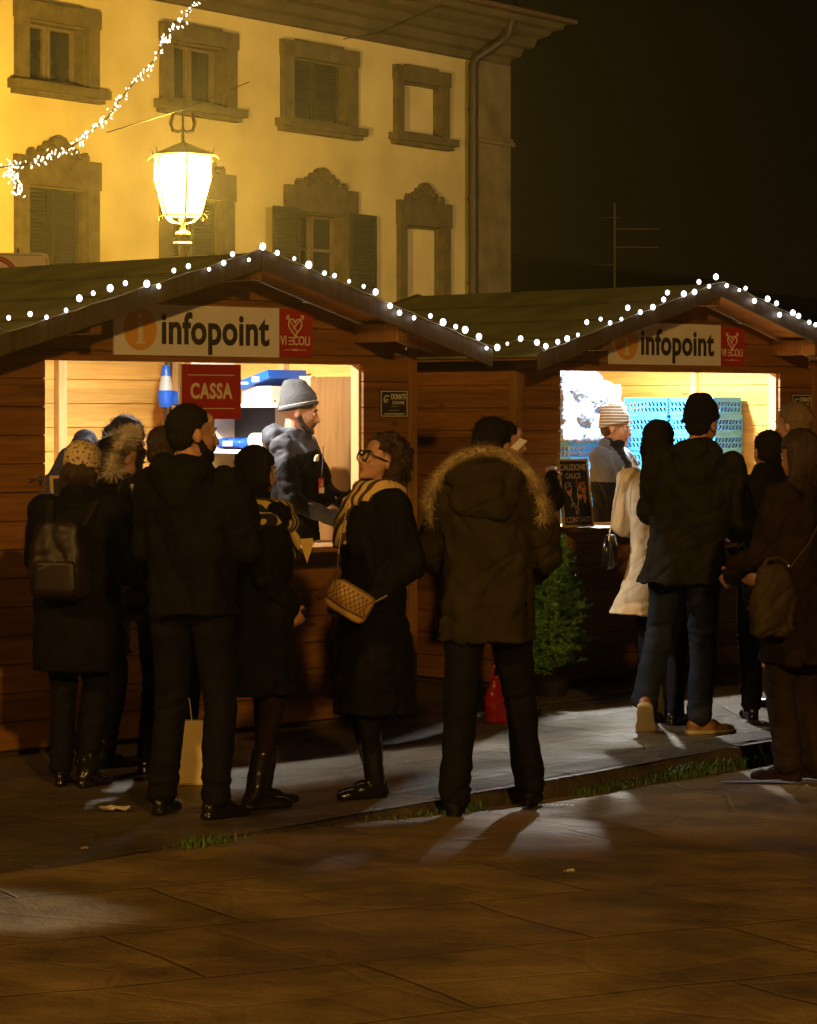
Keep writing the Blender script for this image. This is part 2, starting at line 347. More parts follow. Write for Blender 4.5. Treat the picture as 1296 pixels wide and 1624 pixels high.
# litter: crumpled paper scraps and a white paint mark
def scrap(x, y, w_, l_, h, m, label, road=True, rz=0, name='paper_scrap', cat='litter'):
    p = ground(x, y, CAMZ+(.09 if road else 0)); b = MB(); n = 5; vs = []
    for i in range(n+1):
        for j in range(n+1):
            vs.append((l_*(i/n-.5)+rnd.uniform(-.01, .01)*l_*4, w_*(j/n-.5)+rnd.uniform(-.01, .01), .004+h*rnd.random()))
    k = len(vs); vs += [(a, b2, c-.002) for a, b2, c in vs]; fs = []
    for i in range(n):
        for j in range(n):
            a = i*(n+1)+j; fs.append((a, a+1, a+n+2, a+n+1)); fs.append((k+a, k+a+n+1, k+a+n+2, k+a+1))
    b.add(vs, fs); zz = p.z+.004 if not road else kz((p-K0).dot(KD))+.012
    o = b.build(name, m, loc=(p.x, p.y, zz)); o.rotation_euler.z = rz
    return tag(o, label, cat)
M_PAPER = mat('dirty_paper', (.55, .50, .40), .8, .2, 20)
scrap(183, 1287, .07, .13, .02, M_PAPER, 'crumpled dirty paper scrap on the pavement left of the black shoes', False, .2)
scrap(905, 1421, .02, .045, .012, M_PAPER, 'small pale scrap lying alone on the road in the right foreground', True, .7)
scrap(133, 1388, .02, .03, .01, M_PAPER, 'tiny pale scrap on the road at lower left, above the lit patch', True, 0)
pm = MB(); 
for k in range(7): pm.bb(-.075+k*.022, -.062+k*.022, -.02+rnd.uniform(-.01, .01), .02+rnd.uniform(-.01, .01), 0, .0015)
p = ground(885, 1284, CAMZ+.09); tag(pm.build('paint_mark', mat('worn_white_paint', (.6, .6, .62), .6, .3, 60), loc=(p.x, p.y, kz((p-K0).dot(KD))+.008)), kind='structure')
for x, y, a_, b_ in [(745, 1354, .07, .03), (1215, 1240, .22, .035)]:
    pm = MB(); pm.tube([(-a_, 0, 0), (-a_*.3, .008, 0), (a_*.4, -.006, 0), (a_, .01, 0)], [b_*.4, b_, b_*.8, b_*.3], 8, .05, up=(0, 0, 1))
    p = ground(x, y, CAMZ+.09); tag(pm.build('chalk_mark', mat('blue_chalk', (.30, .30, .55), .8, .4, 60), loc=(p.x, p.y, kz((p-K0).dot(KD))+.006)), kind='structure')
def drain(): pass

# ------------------------------------------------------------------ market huts
HW, HD, SP, PITCH = 1.50, 2.06, 1.68, .286
ZA = 2.50                      # underside of roof boards at the ridge, roof z = ZA - PITCH*|x|
def roofz(x): return ZA-PITCH*abs(x)
def boards_x(mb, x0, x1, y0, y1, z0, z1, gable=False, zs=.03, ph=.142):
    z = zs
    while z < z1-.001:
        a = max(z, z0); b = min(z+ph-.005, z1)
        if b-a > .008:
            if gable:
                xa = min(HW, (ZA-a)/PITCH-.02); xb = min(HW, (ZA-b)/PITCH-.02)
                if xa > .02:
                    xb = max(xb, .01); mb.prism([(-xa, a), (xa, a), (xb, b), (-xb, b)], 1, y0, y1)
            else: mb.bb(x0, x1, y0, y1, a, b)
        z += ph
def boards_y(mb, x0, x1, y0, y1, z0, z1, zs=.03, ph=.142):
    z = zs
    while z < z1-.001:
        a = max(z, z0); b = min(z+ph-.005, z1)
        if b-a > .008: mb.bb(x0, x1, y0, y1, a, b)
        z += ph
OX, OZ0, OZ1 = 1.095, .98, 1.97
def make_hut(C, label, seed):
    r = empty('market_hut', C, TH, label, 'hut', 'wooden market huts')
    b = MB()
    boards_x(b, -HW+.05, -OX, 0, .022, .03, OZ1); boards_x(b, OX, HW-.05, 0, .022, .03, OZ1)
    boards_x(b, -OX, OX, 0, .022, .03, OZ0-.02); boards_x(b, 0, 0, 0, .022, OZ1, ZA, gable=True)
    b.prism([(-HW+.05, .04), (-OX-.002, .04), (-OX-.002, 2.0), (-HW+.05, 2.0)], 1, .0225, .026)
    b.prism([(OX+.002, .04), (HW-.05, .04), (HW-.05, 2.0), (OX+.002, 2.0)], 1, .0225, .026)
    b.bb(-OX, OX, .0225, .026, .04, OZ0-.03)
    b.prism([(-HW+.06, OZ1+.004), (HW-.06, OZ1+.004), (HW-.06, roofz(HW-.06)-.01), (0, ZA-.01), (-HW+.06, roofz(HW-.06)-.01)], 1, .0225, .026)
    b.build('front_wall', W_OUT, r)
    for sx, nm in ((-1, 0), (1, 1)):
        b = MB(); x0 = sx*HW; boards_y(b, min(x0, x0-sx*.022), max(x0, x0-sx*.022), .05, HD-.05, .03, roofz(HW)-.004)
        b.bb(min(x0-sx*.0225, x0-sx*.027), max(x0-sx*.0225, x0-sx*.027), .05, HD-.05, .04, roofz(HW)-.01)
        b.build('side_wall', W_OUT, r)
        for y0 in (-.006, HD-.055):
            b = MB().bb(min(x0+sx*.006, x0-sx*.055), max(x0+sx*.006, x0-sx*.055), y0, y0+.06, .0, roofz(HW)-.012)
            b.build('corner_post', W_TRIM, r, bevel=.003)
    b = MB(); boards_x(b, 0, 0, HD-.022, HD, .03, ZA, gable=True); b.bb(-HW+.06, HW-.06, HD-.027, HD-.0225, .04, roofz(HW)-.01)
    b.prism([(-HW+.06, roofz(HW)-.0098), (HW-.06, roofz(HW)-.0098), (0, ZA-.012)], 1, HD-.027, HD-.0225)
    b.build('back_wall', W_OUT, r)
    # inner lining, studs, floor
    b = MB(); boards_x(b, -HW+.06, HW-.06, HD-.05, HD-.034, .08, 2.06, zs=.055); b.bb(-HW+.06, HW-.06, HD-.0335, HD-.030, .09, 2.05)
    b.build('back_lining', W_IN, r)
    for sx in (-1, 1):
        b = MB(); a, c = sorted((sx*(HW-.034), sx*(HW-.050))); boards_y(b, a, c, .07, HD-.056, .08, 2.06, zs=.055)
        a, c = sorted((sx*(HW-.030), sx*(HW-.0335))); b.bb(a, c, .07, HD-.056, .09, 2.05); b.build('side_lining', W_IN, r)
    for (x0, x1, y0, y1) in ((HW-.095, HW-.0505, HD/2-.02, HD/2+.025), (.49, .55, HD-.10, HD-.052), (HW-.11, HW-.0505, HD-.11, HD-.0515), (-HW+.0505, -HW+.11, HD-.11, HD-.0515)):
        MB().bb(x0, x1, y0, y1, .08, 2.06).build('stud', W_INTRIM, r, bevel=.003)
    MB().bb(-HW+.03, HW-.03, .03, HD-.03, .031, .078).build('floor', W_IN, r)
    MB().bb(-HW+.04, HW-.04, .035, HD-.04, .0, .030).build('base_beam', W_FAS, r)
    # frame lining the opening
    b = MB(); b.bb(-OX-.028, -OX+.012, .027, .09, OZ0, OZ1-.0); b.bb(OX-.012, OX+.03, .027, .09, OZ0, OZ1)
    b.bb(-OX+.0125, OX-.0125, .027, .09, OZ1-.004, OZ1+.045)
    b.build('opening_frame', W_INTRIM, r, bevel=.002)
    # roof: boards + felt
    b = MB()
    for sx in (-1, 1):
        pts = [(0, ZA), (sx*SP, roofz(SP)), (sx*SP, roofz(SP)+.022), (0, ZA+.022)]
        b.prism(pts, 1, -.36, HD+.30)
    b.build('roof_boards', W_IN if False else W_OUT, r)
    b = MB()
    for sx in (-1, 1):
        pts = [(0, ZA+.0235), (sx*(SP+.02), roofz(SP+.02)+.0235), (sx*(SP+.02), roofz(SP+.02)+.031), (0, ZA+.031)]
        b.prism(pts, 1, -.375, HD+.315)
    b.build('roof_felt', M_ROOF, r)
    for sx in (-1, 1):       # lapped edges of the felt sheets
        b = MB()
        for xx in (.42, .86, 1.30):
            b.prism([(sx*xx, roofz(xx)+.0345), (sx*(xx+.03), roofz(xx+.03)+.0345), (sx*(xx+.03), roofz(xx+.03)+.041), (sx*xx, roofz(xx)+.039)], 1, -.37, HD+.31)
        b.build('felt_laps', mat('felt_lap', (.10, .10, .03), .95, .4, 8), r)
    for y0, y1 in ((-.40, -.378), (HD+.318, HD+.34)):
        for sx in (-1, 1):
            pts = [(sx*.002, ZA+.045), (sx*(SP+.03), roofz(SP+.03)+.045), (sx*(SP+.03), roofz(SP+.03)-.055), (sx*.002, ZA-.055)]
            MB().prism(pts, 1, y0, y1).build('fascia_board', W_FAS, r, bevel=.002)
    for px in (-1.05, 0, 1.05):      # purlins carrying the roof
        zt = roofz(abs(px)+.035)-.001
        MB().bb(px-.035, px+.035, -.355, -.002, zt-.10, zt).build('purlin', W_TRIM, r, bevel=.003)
    # counter with braces
    MB().bb(-OX-.02, OX+.02, -.34, .0265, OZ0-.018, OZ0+.012).build('counter', W_TRIM, r, bevel=.004)
    MB().bb(-OX, OX, .0915, .33, OZ0-.018, OZ0+.010).build('counter', W_INTRIM, r, bevel=.004)
    for px in (-.62, .75):
        b = MB(); L = V((0, -.29, OZ0-.045)); q = V((0, -.012, .70)); d = L-q
        rot = V((0, 0, 1)).rotation_difference(d.normalized()).to_matrix()
        b.box((px, (L.y+q.y)/2, (L.z+q.z)/2), (.03, .03, d.length), rot); b.build('counter_brace', W_TRIM, r, bevel=.002)
    # latches beside the opening
    for px in (-OX-.05,):
        b = MB(); b.tube([(px-.06, -.012, 1.365), (px+.01, -.02, 1.372)], .006, 8); b.box((px+.012, -.008, 1.365), (.02, .016, .045)); b.box((px-.05, -.006, 1.365), (.03, .01, .018))
        b.build('latch', M_STEEL, r)
    return r
h1 = make_hut(HUT1, 'nearer wooden hut with the infopoint sign and the red cashier sign in its opening', 1)
h2 = make_hut(HUT2, 'farther wooden hut at the right with white-lit blue crates inside', 2)
b = MB().bb(-OX+.013, -OX+.06, .028, .088, OZ0+.012, OZ1-.006)

# signs on the gables
def disc(mb, cx, cz, rx, rz_, y0, y1, n=40):
    mb.prism([(cx+rx*math.cos(2*math.pi*i/n), cz+rz_*math.sin(2*math.pi*i/n)) for i in range(n)], 1, y0, y1)
def info_sign(C, cx0, cx1, z0, z1, label):
    r = empty('info_sign', C, TH, label, 'sign', 'infopoint signs')
    wd = cx1-cx0; h = z1-z0; zc = (z0+z1)/2
    MB().bb(cx0, cx1, -.016, -.004, z0, z1).build('board', M_WHITE, r, bevel=.001)
    b = MB(); disc(b, cx0+wd*.150, zc, .108, .108, -.0185, -.0165); b.build('logo_disc', M_ORANGE, r)
    b = MB(); c = cx0+wd*.150
    disc(b, c-.004, zc+.066, .015, .015, -.0205, -.019, 16)
    b.prism([(c-.028, zc+.038), (c+.014, zc+.038), (c+.014, zc-.062), (c+.028, zc-.062), (c+.028, zc-.075), (c-.030, zc-.075), (c-.030, zc-.062), (c-.016, zc-.062), (c-.016, zc+.026), (c-.028, zc+.026)], 1, -.0205, -.019)
    b.build('logo_letter', M_CREAM, r)
    t = text('lettering', 'infopoint', .228, M_DKTXT, r, (0, -.018, 0), FR, 1, .0062, .001, 'LEFT', 1.04)
    xs = [v.co.x for v in t.data.vertices]; w0, w1 = min(xs), max(xs); tx0 = cx0+wd*.275; tx1 = cx0+wd*.935
    for v in t.data.vertices: v.co.x = (v.co.x-w0)/(w1-w0)*(tx1-tx0)
    t.location = (tx0, -.018, zc+.002)
    return r
def red_sign(C, cx0, cx1, z0, z1, label):
    r = empty('red_sign', C, TH, label, 'sign', 'red heart signs')
    MB().bb(cx0, cx1, -.014, -.004, z0, z1).build('board', M_RED, r, bevel=.001)
    c = (cx0+cx1)/2-.008; zc = z1-.095; b = MB()
    hp = []
    for i in range(33):
        a = 2*math.pi*i/32; hx = 16*math.sin(a)**3; hz = 13*math.cos(a)-5*math.cos(2*a)-2*math.cos(3*a)-math.cos(4*a)
        hp.append((c+hx*.0030, -.016, zc+hz*.0033))
    b.tube(hp, .0042, 6); b.tube([(c-.062, -.016, zc+.058), (c+.012, -.016, zc-.028)], .0036, 6)
    b.tube([(c+.058, -.016, zc+.056), (c-.012, -.016, zc-.010)], .0036, 6)
    b.tube([(c-.066, -.016, zc+.038), (c-.048, -.016, zc+.044), (c-.044, -.016, zc+.062)], .003, 6)
    b.tube([(c+.040, -.016, zc+.060), (c+.060, -.016, zc+.058), (c+.062, -.016, zc+.036)], .003, 6)
    b.build('heart_emblem', M_CREAM, r)
    t = text('lettering', 'VI   COLI', .07, M_CREAM, r, (c+.002, -.015, z0+.085), FR, .78, .0012, .001)
    b = MB()
    for k in range(3): b.bb(c-.046, c-.012, -.0165, -.0145, z0+.064+k*.018, z0+.071+k*.018)
    b.bb(c-.08, c-.02, -.0165, -.0145, z0+.036, z0+.039); b.bb(c+.03, c+.08, -.0165, -.0145, z0+.036, z0+.039)
    for k in range(8): b.bb(c-.016+k*.0052, c-.0128+k*.0052, -.0165, -.0145, z0+.033, z0+.042)
    b.build('lettering_bars', M_CREAM, r); return r
info_sign(HUT1, -.668, .458, 1.998, 2.262, 'white infopoint sign on the gable of the nearer hut')
red_sign(HUT1, .461, .70, 2.003, 2.262, 'red heart sign beside the infopoint lettering of the nearer hut')
info_sign(HUT2, -.655, .45, 2.012, 2.281, 'white infopoint sign on the gable of the farther hut')
red_sign(HUT2, .453, .70, 2.014, 2.268, 'red heart sign beside the infopoint lettering of the farther hut')
def maker_plate(C, label):
    r = empty('maker_plate', C, TH, label, 'sign', 'small maker plates')
    MB().bb(1.215, 1.425, -.010, -.002, 1.678, 1.826).build('board', M_DKTXT, r)
    b = MB(); x0, x1, z0, z1 = 1.218, 1.422, 1.681, 1.823; e = .0045
    b.bb(x0, x1, -.0118, -.0102, z0, z0+e); b.bb(x0, x1, -.0118, -.0102, z1-e, z1); b.bb(x0, x0+e, -.0118, -.0102, z0+e, z1-e); b.bb(x1-e, x1, -.0118, -.0102, z0+e, z1-e)
    b.build('border', M_CREAM, r)
    text('lettering', 'DONATI', .042, M_CREAM, r, (1.352, -.0110, 1.790), FR, .70, .0012, .0006)
    text('lettering', 'LEGNAMI', .028, M_CREAM, r, (1.352, -.0110, 1.757), FR, .80, .0001, .0006)
    text('lettering', 'www.donatilegnami.it', .018, M_CREAM, r, (1.32, -.0110, 1.697), FR, 1, 0, .0006)
    b = MB(); b.tube([(1.282, -.0125, 1.794), (1.254, -.0125, 1.796), (1.240, -.0125, 1.780), (1.244, -.0125, 1.764), (1.262, -.0125, 1.760)], .0038, 6); b.tube([(1.258, -.0125, 1.775), (1.268, -.0125, 1.772)], .005, 6); b.tube([(1.297, -.0125, 1.737), (1.345, -.0125, 1.737)], .0014, 6)
    b.tube([(1.280, -.0125, 1.716), (1.360, -.0125, 1.716)], .0012, 6)
    b.build('emblem', M_CREAM, r)
maker_plate(HUT1, 'small black maker plate on the nearer hut, right of its opening')
maker_plate(HUT2, 'small black maker plate on the farther hut, right of its opening')

# string lights on the fascias
def string_light(C, pts, label, hang=()):
    r = empty('string_light', C, TH, label, 'string light', 'white bulb strings along the hut roofs')
    P = [V((hutpt(C, x, y, .42)[0], -.42, hutpt(C, x, y, .42)[1])) for x, y in pts]
    cp = []
    for i, p in enumerate(P):
        if abs(p.x) < SP+.03: cp.append(V((p.x, -.405, roofz(p.x)+.050+.004*math.sin(i*2.3))))
        else: cp.append(V((p.x, -.42, p.z)))
    MB().tube(cp, .0035, 6).build('cable', M_CABLE, r)
    bl = MB().ell((0, 0, 0), (.0125, .0125, .015), nu=14, nv=8)
    proto = None
    for i, p in enumerate(P):
        sc_ = rnd.uniform(.65, 1.35)
        if proto is None: proto = bl.build('bulb', M_LED, r, smooth=True); o = proto
        else: o = copyobj(proto, r)
        o.location = (p.x, -.424, p.z); o.scale = (sc_, sc_, sc_)
    return r
S1 = [(-12, 514), (13, 504), (47, 498), (73, 503), (104, 492), (125, 473), (147, 465), (174, 457), (198, 449), (232, 450), (251, 454), (275, 429), (298, 422), (331, 427), (354, 417), (368, 403), (394, 412), (416, 391), (439, 401), (466, 410), (489, 420), (514, 433), (530, 437), (553, 446), (576, 454), (595, 463), (618, 485), (633, 496), (656, 504), (682, 501), (702, 511), (722, 518), (737, 523), (759, 534), (771, 552), (788, 551)]
S2 = [(804, 545), (825, 537), (851, 543), (865, 549), (884, 542), (899, 537), (916, 531), (930, 511), (952, 506), (967, 512), (985, 506), (995, 488), (1015, 495), (1035, 487), (1052, 475), (1058, 464), (1084, 466), (1101, 463), (1108, 447), (1124, 454), (1135, 439), (1152, 453), (1172, 460), (1182, 457), (1196, 477), (1217, 474), (1231, 481), (1236, 499), (1257, 496), (1266, 501), (1283, 511), (1293, 515), (1312, 525)]
string_light(HUT1, S1, 'string of white bulbs along the roof edge of the nearer hut')
string_light(HUT2, S2, 'string of white bulbs along the roof edge of the farther hut')

# ------------------------------------------------------------------ hut lamps (work lamps under the roof, added fill bars behind the lintels)
def flood(C, lx, ly, z, power, color, size, label, tgt=None):
    r = empty('flood_lamp', C, TH, label, 'lamp', 'work lamps inside the huts')
    b = MB(); b.bb(lx-.09, lx+.09, ly-.05, ly+.05, z+.004, z+.05); b.build('housing', M_BLACK, r, bevel=.006)
    MB().bb(lx-.015, lx+.015, ly-.01, ly+.01, z+.051, roofz(lx)-.002).build('bracket', M_BLACK, r)
    MB().bb(lx-.08, lx+.08, ly-.04, ly+.04, z, z+.003).build('lamp_face', mat('lamp_face'+label[:3], (.9, .9, .9), .4, emit=color, estr=20), r)
    wp = C+D*lx-N*ly+V((0, 0, z-.012))
    l = light('flood_light', 'AREA', wp, power, color, size); l.data.spread = R(178)
    return r
LEDC = (.84, .91, 1.0)
flood(HUT1, .40, .72, 2.30, 80, (1, .93, .80), .12, 'black work lamp under the roof of the nearer hut')
flood(HUT2, .35, .78, 2.30, 175, (1.0, .95, .84), .12, 'black work lamp under the roof of the farther hut')

def strip(C, power, color, label, x0=-.95, x1=.95):     # LED bar added behind the lintel to brighten the hut inside
    r = empty('fill_bar', C, TH, label, 'lamp', 'added fill bars behind the lintels')
    zt = OZ1+.05
    MB().bb(x0, x1, .094, .112, zt, zt+.05).build('channel', M_STEEL, r)
    MB().bb(x0+.01, x1-.01, .113, .120, zt+.004, zt+.046).build('diffuser', mat('diffuser'+label[:4], (.9, .9, .9), .4, emit=color, estr=power), r)
strip(HUT1, 34, (1, .94, .86), 'slim white lamp bar hidden behind the lintel of the nearer hut')
strip(HUT2, 190, LEDC, 'slim cold white lamp bar hidden behind the lintel of the farther hut')
# ------------------------------------------------------------------ things inside the huts
def hutloc(C, lx, ly, z=0): return C+D*lx-N*ly+V((0, 0, z))
M_BLUE = mat('blue_plastic', (.01, .10, .55), .35, .1)
M_GREY = mat('grey_plastic', (.42, .42, .40), .5, .1)
# industrial plug hanging on its cables
r = empty('industrial_plug', hutloc(HUT1, 1.10, 1.72), TH, 'blue and grey industrial plug hanging by cables on the back wall of the nearer hut', 'plug')
b = MB(); b.tube([(0, 0, 1.985), (0, 0, 1.96), (0, 0, 1.92)], [.018, .026, .030], 16); b.build('plug_cap', M_BLUE, r, smooth=False)
MB().tube([(0, 0, 1.92), (0, 0, 1.90), (0, 0, 1.835)], [.030, .034, .042], 16).build('plug_sleeve', M_GREY, r)
b = MB(); b.tube([(0, 0, 1.835), (0, 0, 1.825), (0, 0, 1.76), (0, 0, 1.735)], [.042, .050, .046, .036], 18); b.box((.055, -.01, 1.79), (.045, .05, .075), Matrix.Rotation(.3, 3, 'Y'))
b.ell((.075, -.01, 1.785), (.022, .028, .045)); b.build('plug_body', M_BLUE, r)
b = MB(); b.tube([(.0, 0, 2.06), (.002, 0, 1.985)], .008, 8); b.tube([(-.004, 0, 1.74), (-.003, 0, 1.6), (.004, .02, 1.2)], .008, 8); b.tube([(.052, .01, 2.06), (.050, .02, 1.7), (.045, .02, 1.2)], .008, 8)
b.build('cable', M_BLACK, r)
# cashier sign hanging in the opening
r = empty('cashier_sign', HUT1, TH, 'red cashier sign with cream lettering hanging in the opening of the nearer hut', 'sign')
MB().bb(-.182, .229, .034, .042, 1.668, 1.957).build('board', M_RED, r)
MB().bb(-.197, -.184, .030, .046, 1.62, 1.958).build('edge_strip', M_WHITE, r)
text('lettering', 'CASSA', .112, M_CREAM, r, (.020, .0325, 1.812), FR, .80, .0034, .001, spacing=1.12)
b = MB(); b.bb(-.14, .18, .0315, .0335, 1.898, 1.902); b.bb(-.14, .18, .0315, .0335, 1.722, 1.726); b.build('rule_lines', M_CREAM, r)
# shelf unit against the right wall
r = empty('shelf_unit', hutloc(HUT1, 1.27, 1.07), TH, 'white shelf unit on the right wall behind the man in the grey beanie', 'shelf')
for z in (1.755, 1.487): MB().bb(-.17, .16, -.35, .42, z-.022, z).build('shelf', M_WHITE, r, bevel=.001)
for y in (.40,): MB().bb(-.17, .16, y, y+.018, .08, 2.0).build('side_panel', M_WHITE, r)
MB().bb(.155, .162, -.35, .40, .9, 1.73).build('back_panel', M_BLACK, r)
r = empty('storage_box', hutloc(HUT1, 1.28, .92, 1.755), TH, 'white box with a blue lid on the upper shelf of the nearer hut', 'box')
MB().bb(-.14, .12, -.10, .15, .0015, .10).build('body', M_WHITE, r, bevel=.002)
b = MB(); b.box((-.02, .03, .135), (.30, .28, .05), Matrix.Rotation(-.25, 3, 'X')); b.build('lid', M_BLUE, r, bevel=.003)
b = MB(); b.box((-.172, .0, .14), (.002, .06, .03)); b.box((-.172, .10, .118), (.002, .07, .012)); b.build('print_mark', M_WHITE, r)
r = empty('stapler', hutloc(HUT1, 1.17, .86, 1.755), TH, 'small black device lying on the upper shelf beside the white box', 'device')
MB().tube([(0, -.04, .012), (0, 0, .014), (0, .05, .010)], [.010, .014, .008], 10, .8).build('body', M_BLACK, r)
r = empty('blue_package', hutloc(HUT1, 1.22, 1.22, 1.487), TH, 'shiny blue plastic pack lying on the lower shelf of the nearer hut', 'package')
b = MB(); b.loft([((0, -.13+i*.05, .035), (1, 0, 0), (0, 0, 1), .08+.012*math.sin(i*2.1), .030+.006*math.cos(i*3)) for i in range(6)], 14, 2.6); b.build('wrap', mat('shiny_blue', (.02, .12, .75), .15, .3, 20), r, smooth=True)
MB().bb(-.085, -.08, -.06, .02, .02, .05).build('paper_label', M_WHITE, r)
r = empty('paper_roll', hutloc(HUT1, 1.20, .98, 1.487), TH, 'white paper roll on the lower shelf behind the grey beanie man', 'paper roll')
b = MB(); b.tube([(0, -.06, .05), (0, .06, .05)], .048, 20); b.build('roll', M_WHITE, r)
# cream board and brown door panel on the right wall
MB_ = MB().bb(-.012, .012, -.16, .16, .08, 1.914)
tag(MB_.build('cream_board', mat('cream_laminate', (.62, .52, .33), .5, .05), loc=hutloc(HUT1, 1.36, .86)), 'tall cream board leaning on the right wall of the nearer hut', 'board').rotation_euler.z = TH
r = empty('door_panel', hutloc(HUT1, 1.33, .46), TH, 'tall brown door leaf standing at the right wall behind the grey beanie man', 'door')
MB().bb(-.015, .015, -.185, .22, .08, 1.907).build('leaf', wood('brown_door', (.22, .105, .03), (.30, .15, .045), .4, axis='z', plank=5), r, bevel=.002)
MB().bb(-.008, .015, -.215, -.187, .08, 1.88).build('edge_strip', M_DKTXT, r)
# chalkboards
def chalkboard(loc, rz, w_, h, lean, label, full):
    r = empty('chalkboard', loc, rz, label, 'chalkboard'); r.rotation_euler = (-lean, 0, rz)
    b = MB(); e = .014
    b.bb(-w_/2, -w_/2+e, -.008, .008, 0, h); b.bb(w_/2-e, w_/2, -.008, .008, 0, h); b.bb(-w_/2+e, w_/2-e, -.0075, .0075, 0, e); b.bb(-w_/2+e, w_/2-e, -.0075, .0075, h-e, h)
    b.build('frame', W_INTRIM, r, bevel=.001)
    MB().bb(-w_/2+e, w_/2-e, -.003, .003, e, h-e).build('slate', mat('slate', (.02, .017, .016), .7, .5, 12), r)
    leg = MB(); leg.box((0, .045, h*.48), (.02, .006, h*.96), Matrix.Rotation(-.2, 3, 'X')); leg.build('rear_leg', W_INTRIM, r)
    ch = mat('chalk', (.55, .46, .36), .9, .3, 90); ck = mat('orange_chalk', (.62, .20, .07), .9, .3, 90)
    if full:
        text('lettering', 'CAUZIONE', .054, ch, r, (-.005, -.0045, h-.055), FR, .88, .0006, .0004)
        text('lettering', 'CALICE', .046, ch, r, (-.01, -.0045, h-.108), FR, .9, .0004, .0004)
        text('lettering', '\u20ac5', .062, ck, r, (.065, -.0045, h-.172), (R(90), R(-8), 0), .9, .0012, .0004)
        text('lettering', 'IN', .036, ch, r, (.0, -.0045, .088), FR, .9, .0004, .0004)
        text('lettering', 'CONTANTI', .052, ch, r, (.005, -.0045, .043), FR, .84, .0004, .0004)
        for sx, cx, cz, tilt in ((-1, -.055, .215, .28), (1, .03, .190, -.38)):
            M = Matrix.Rotation(-tilt, 3, 'Y'); b = MB(); c2 = MB()
            def q(x, z): return V((cx, -.0045, cz))+M@V((x, 0, z))
            b.tube([q(.026*math.cos(a), .050+.011*math.sin(a)) for a in [i*math.pi/8 for i in range(17)]], .0022, 5)
            b.tube([q(-.026, .05), q(-.024, .02), q(-.012, -.012), q(0, -.02), q(.012, -.012), q(.024, .02), q(.026, .05)], .0022, 5)
            b.tube([q(0, -.02), q(0, -.075)], .0022, 5); b.tube([q(.018*math.cos(a), -.080+.008*math.sin(a)) for a in [i*math.pi/6 for i in range(13)]], .002, 5)
            b.build('glass_drawing', ch, r)
            c2.add([q(-.022, .015)+V((0, .0008, 0)), q(.022, .015)+V((0, .0008, 0)), q(.012, -.012)+V((0, .0008, 0)), q(0, -.018)+V((0, .0008, 0)), q(-.012, -.012)+V((0, .0008, 0))], [(0, 1, 2, 3, 4)]); c2.build('wine_drawing', ck, r)
        b = MB(); b.tube([(.03, -.0045, .30), (.01, -.0045, .28), (.025, -.0045, .262), (.0, -.0045, .25)], .002, 5); b.tube([(.06, -.0045, .21), (.07, -.0045, .17), (.085, -.0045, .22), (.09, -.0045, .24)], .004, 5); b.tube([(.085, -.0045, .20), (.075, -.0045, .15)], .006, 5)
        b.build('flourish_drawing', ck, r)
    else:
        b = MB()
        for k in range(5): b.tube([(-w_*.3, -.0045, h-.07-k*.045), (0, -.0045, h-.065-k*.045), (w_*.3, -.0045, h-.072-k*.045)], .004, 5, .3)
        b.build('chalk_lines', ch, r)
    return r
pc = hutpt(HUT2, 921, 835, .18)
chalkboard(hutloc(HUT2, pc[0]-.03, -.19, OZ0+.014), TH, .275, .425, .13, 'chalkboard price sign with two drawn glasses on the counter of the farther hut', True)
pc = hutpt(HUT1, 118, 800, .15)
chalkboard(hutloc(HUT1, pc[0]+.06, -.10, 1.10), TH-.35, .26, .29, .18, 'small framed chalkboard half hidden behind the leopard beret', False)
# blue crates
def make_crate():
    r = empty('bottle_crate', (0, 0, 0), 0)
    m = mat('cyan_plastic', (.05, .36, .90), .35, .15); b = MB(); L, W_, H_ = .40, .30, .118
    b.bb(-L/2, L/2, -W_/2, W_/2, 0, .006)
    for z0, z1 in ((.0065, .024), (.092, H_), (.054, .062)):
        b.bb(-L/2, L/2, -W_/2, -W_/2+.008, z0, z1); b.bb(-L/2, L/2, W_/2-.008, W_/2, z0, z1)
        b.bb(-L/2, -L/2+.008, -W_/2+.0085, W_/2-.0085, z0, z1); b.bb(L/2-.008, L/2, -W_/2+.0085, W_/2-.0085, z0, z1)
    n = 11
    for k in range(n+1):
        x = -L/2+.006+(L-.012)*k/n
        for z in (.039, .077):
            for y in (-W_/2+.004, W_/2-.004): b.box((x, y, z), (.010, .006, .034), Matrix.Rotation(.5, 3, 'Y'))
    n = 8
    for k in range(n+1):
        y = -W_/2+.006+(W_-.012)*k/n
        for z in (.039, .077):
            for x in (-L/2+.004, L/2-.004): b.box((x, y, z), (.006, .010, .034), Matrix.Rotation(.5, 3, 'X'))
    b.build('basket', m, r)
    MB().bb(-L/2-.003, L/2+.003, -W_/2-.003, W_/2+.003, H_+.0005, H_+.006).build('rim', mat('pale_cyan_plastic', (.10, .45, .80), .3, .1), r)
    return r
crate = make_crate(); first = True
names = ['top', 'second from the top', 'third from the top', 'fourth from the top', 'fifth from the top', 'sixth from the top', 'seventh from the top', 'eighth from the top', 'ninth from the top', 'tenth from the top', 'eleventh from the top', 'twelfth from the top', 'thirteenth from the top', 'lowest']
def stack(lx, ly, ztop, n, rz, where):
    global first
    for k in range(n):
        if first: c = crate; first = False
        else:
            c = copyobj(crate)
            for ch in list(crate.children): copyobj(ch, c)
        c.location = hutloc(HUT2, lx+rnd.uniform(-.006, .006), ly+rnd.uniform(-.006, .006), ztop-.125*(k+1)); c.rotation_euler.z = TH+rz
        tag(c, 'blue crate, %s of the stack %s' % (names[k], where), 'crate', 'blue crates stacked in the farther hut')
stack(1.26, 1.22, 1.81, 5, R(90), 'beside the wrapped bundle')
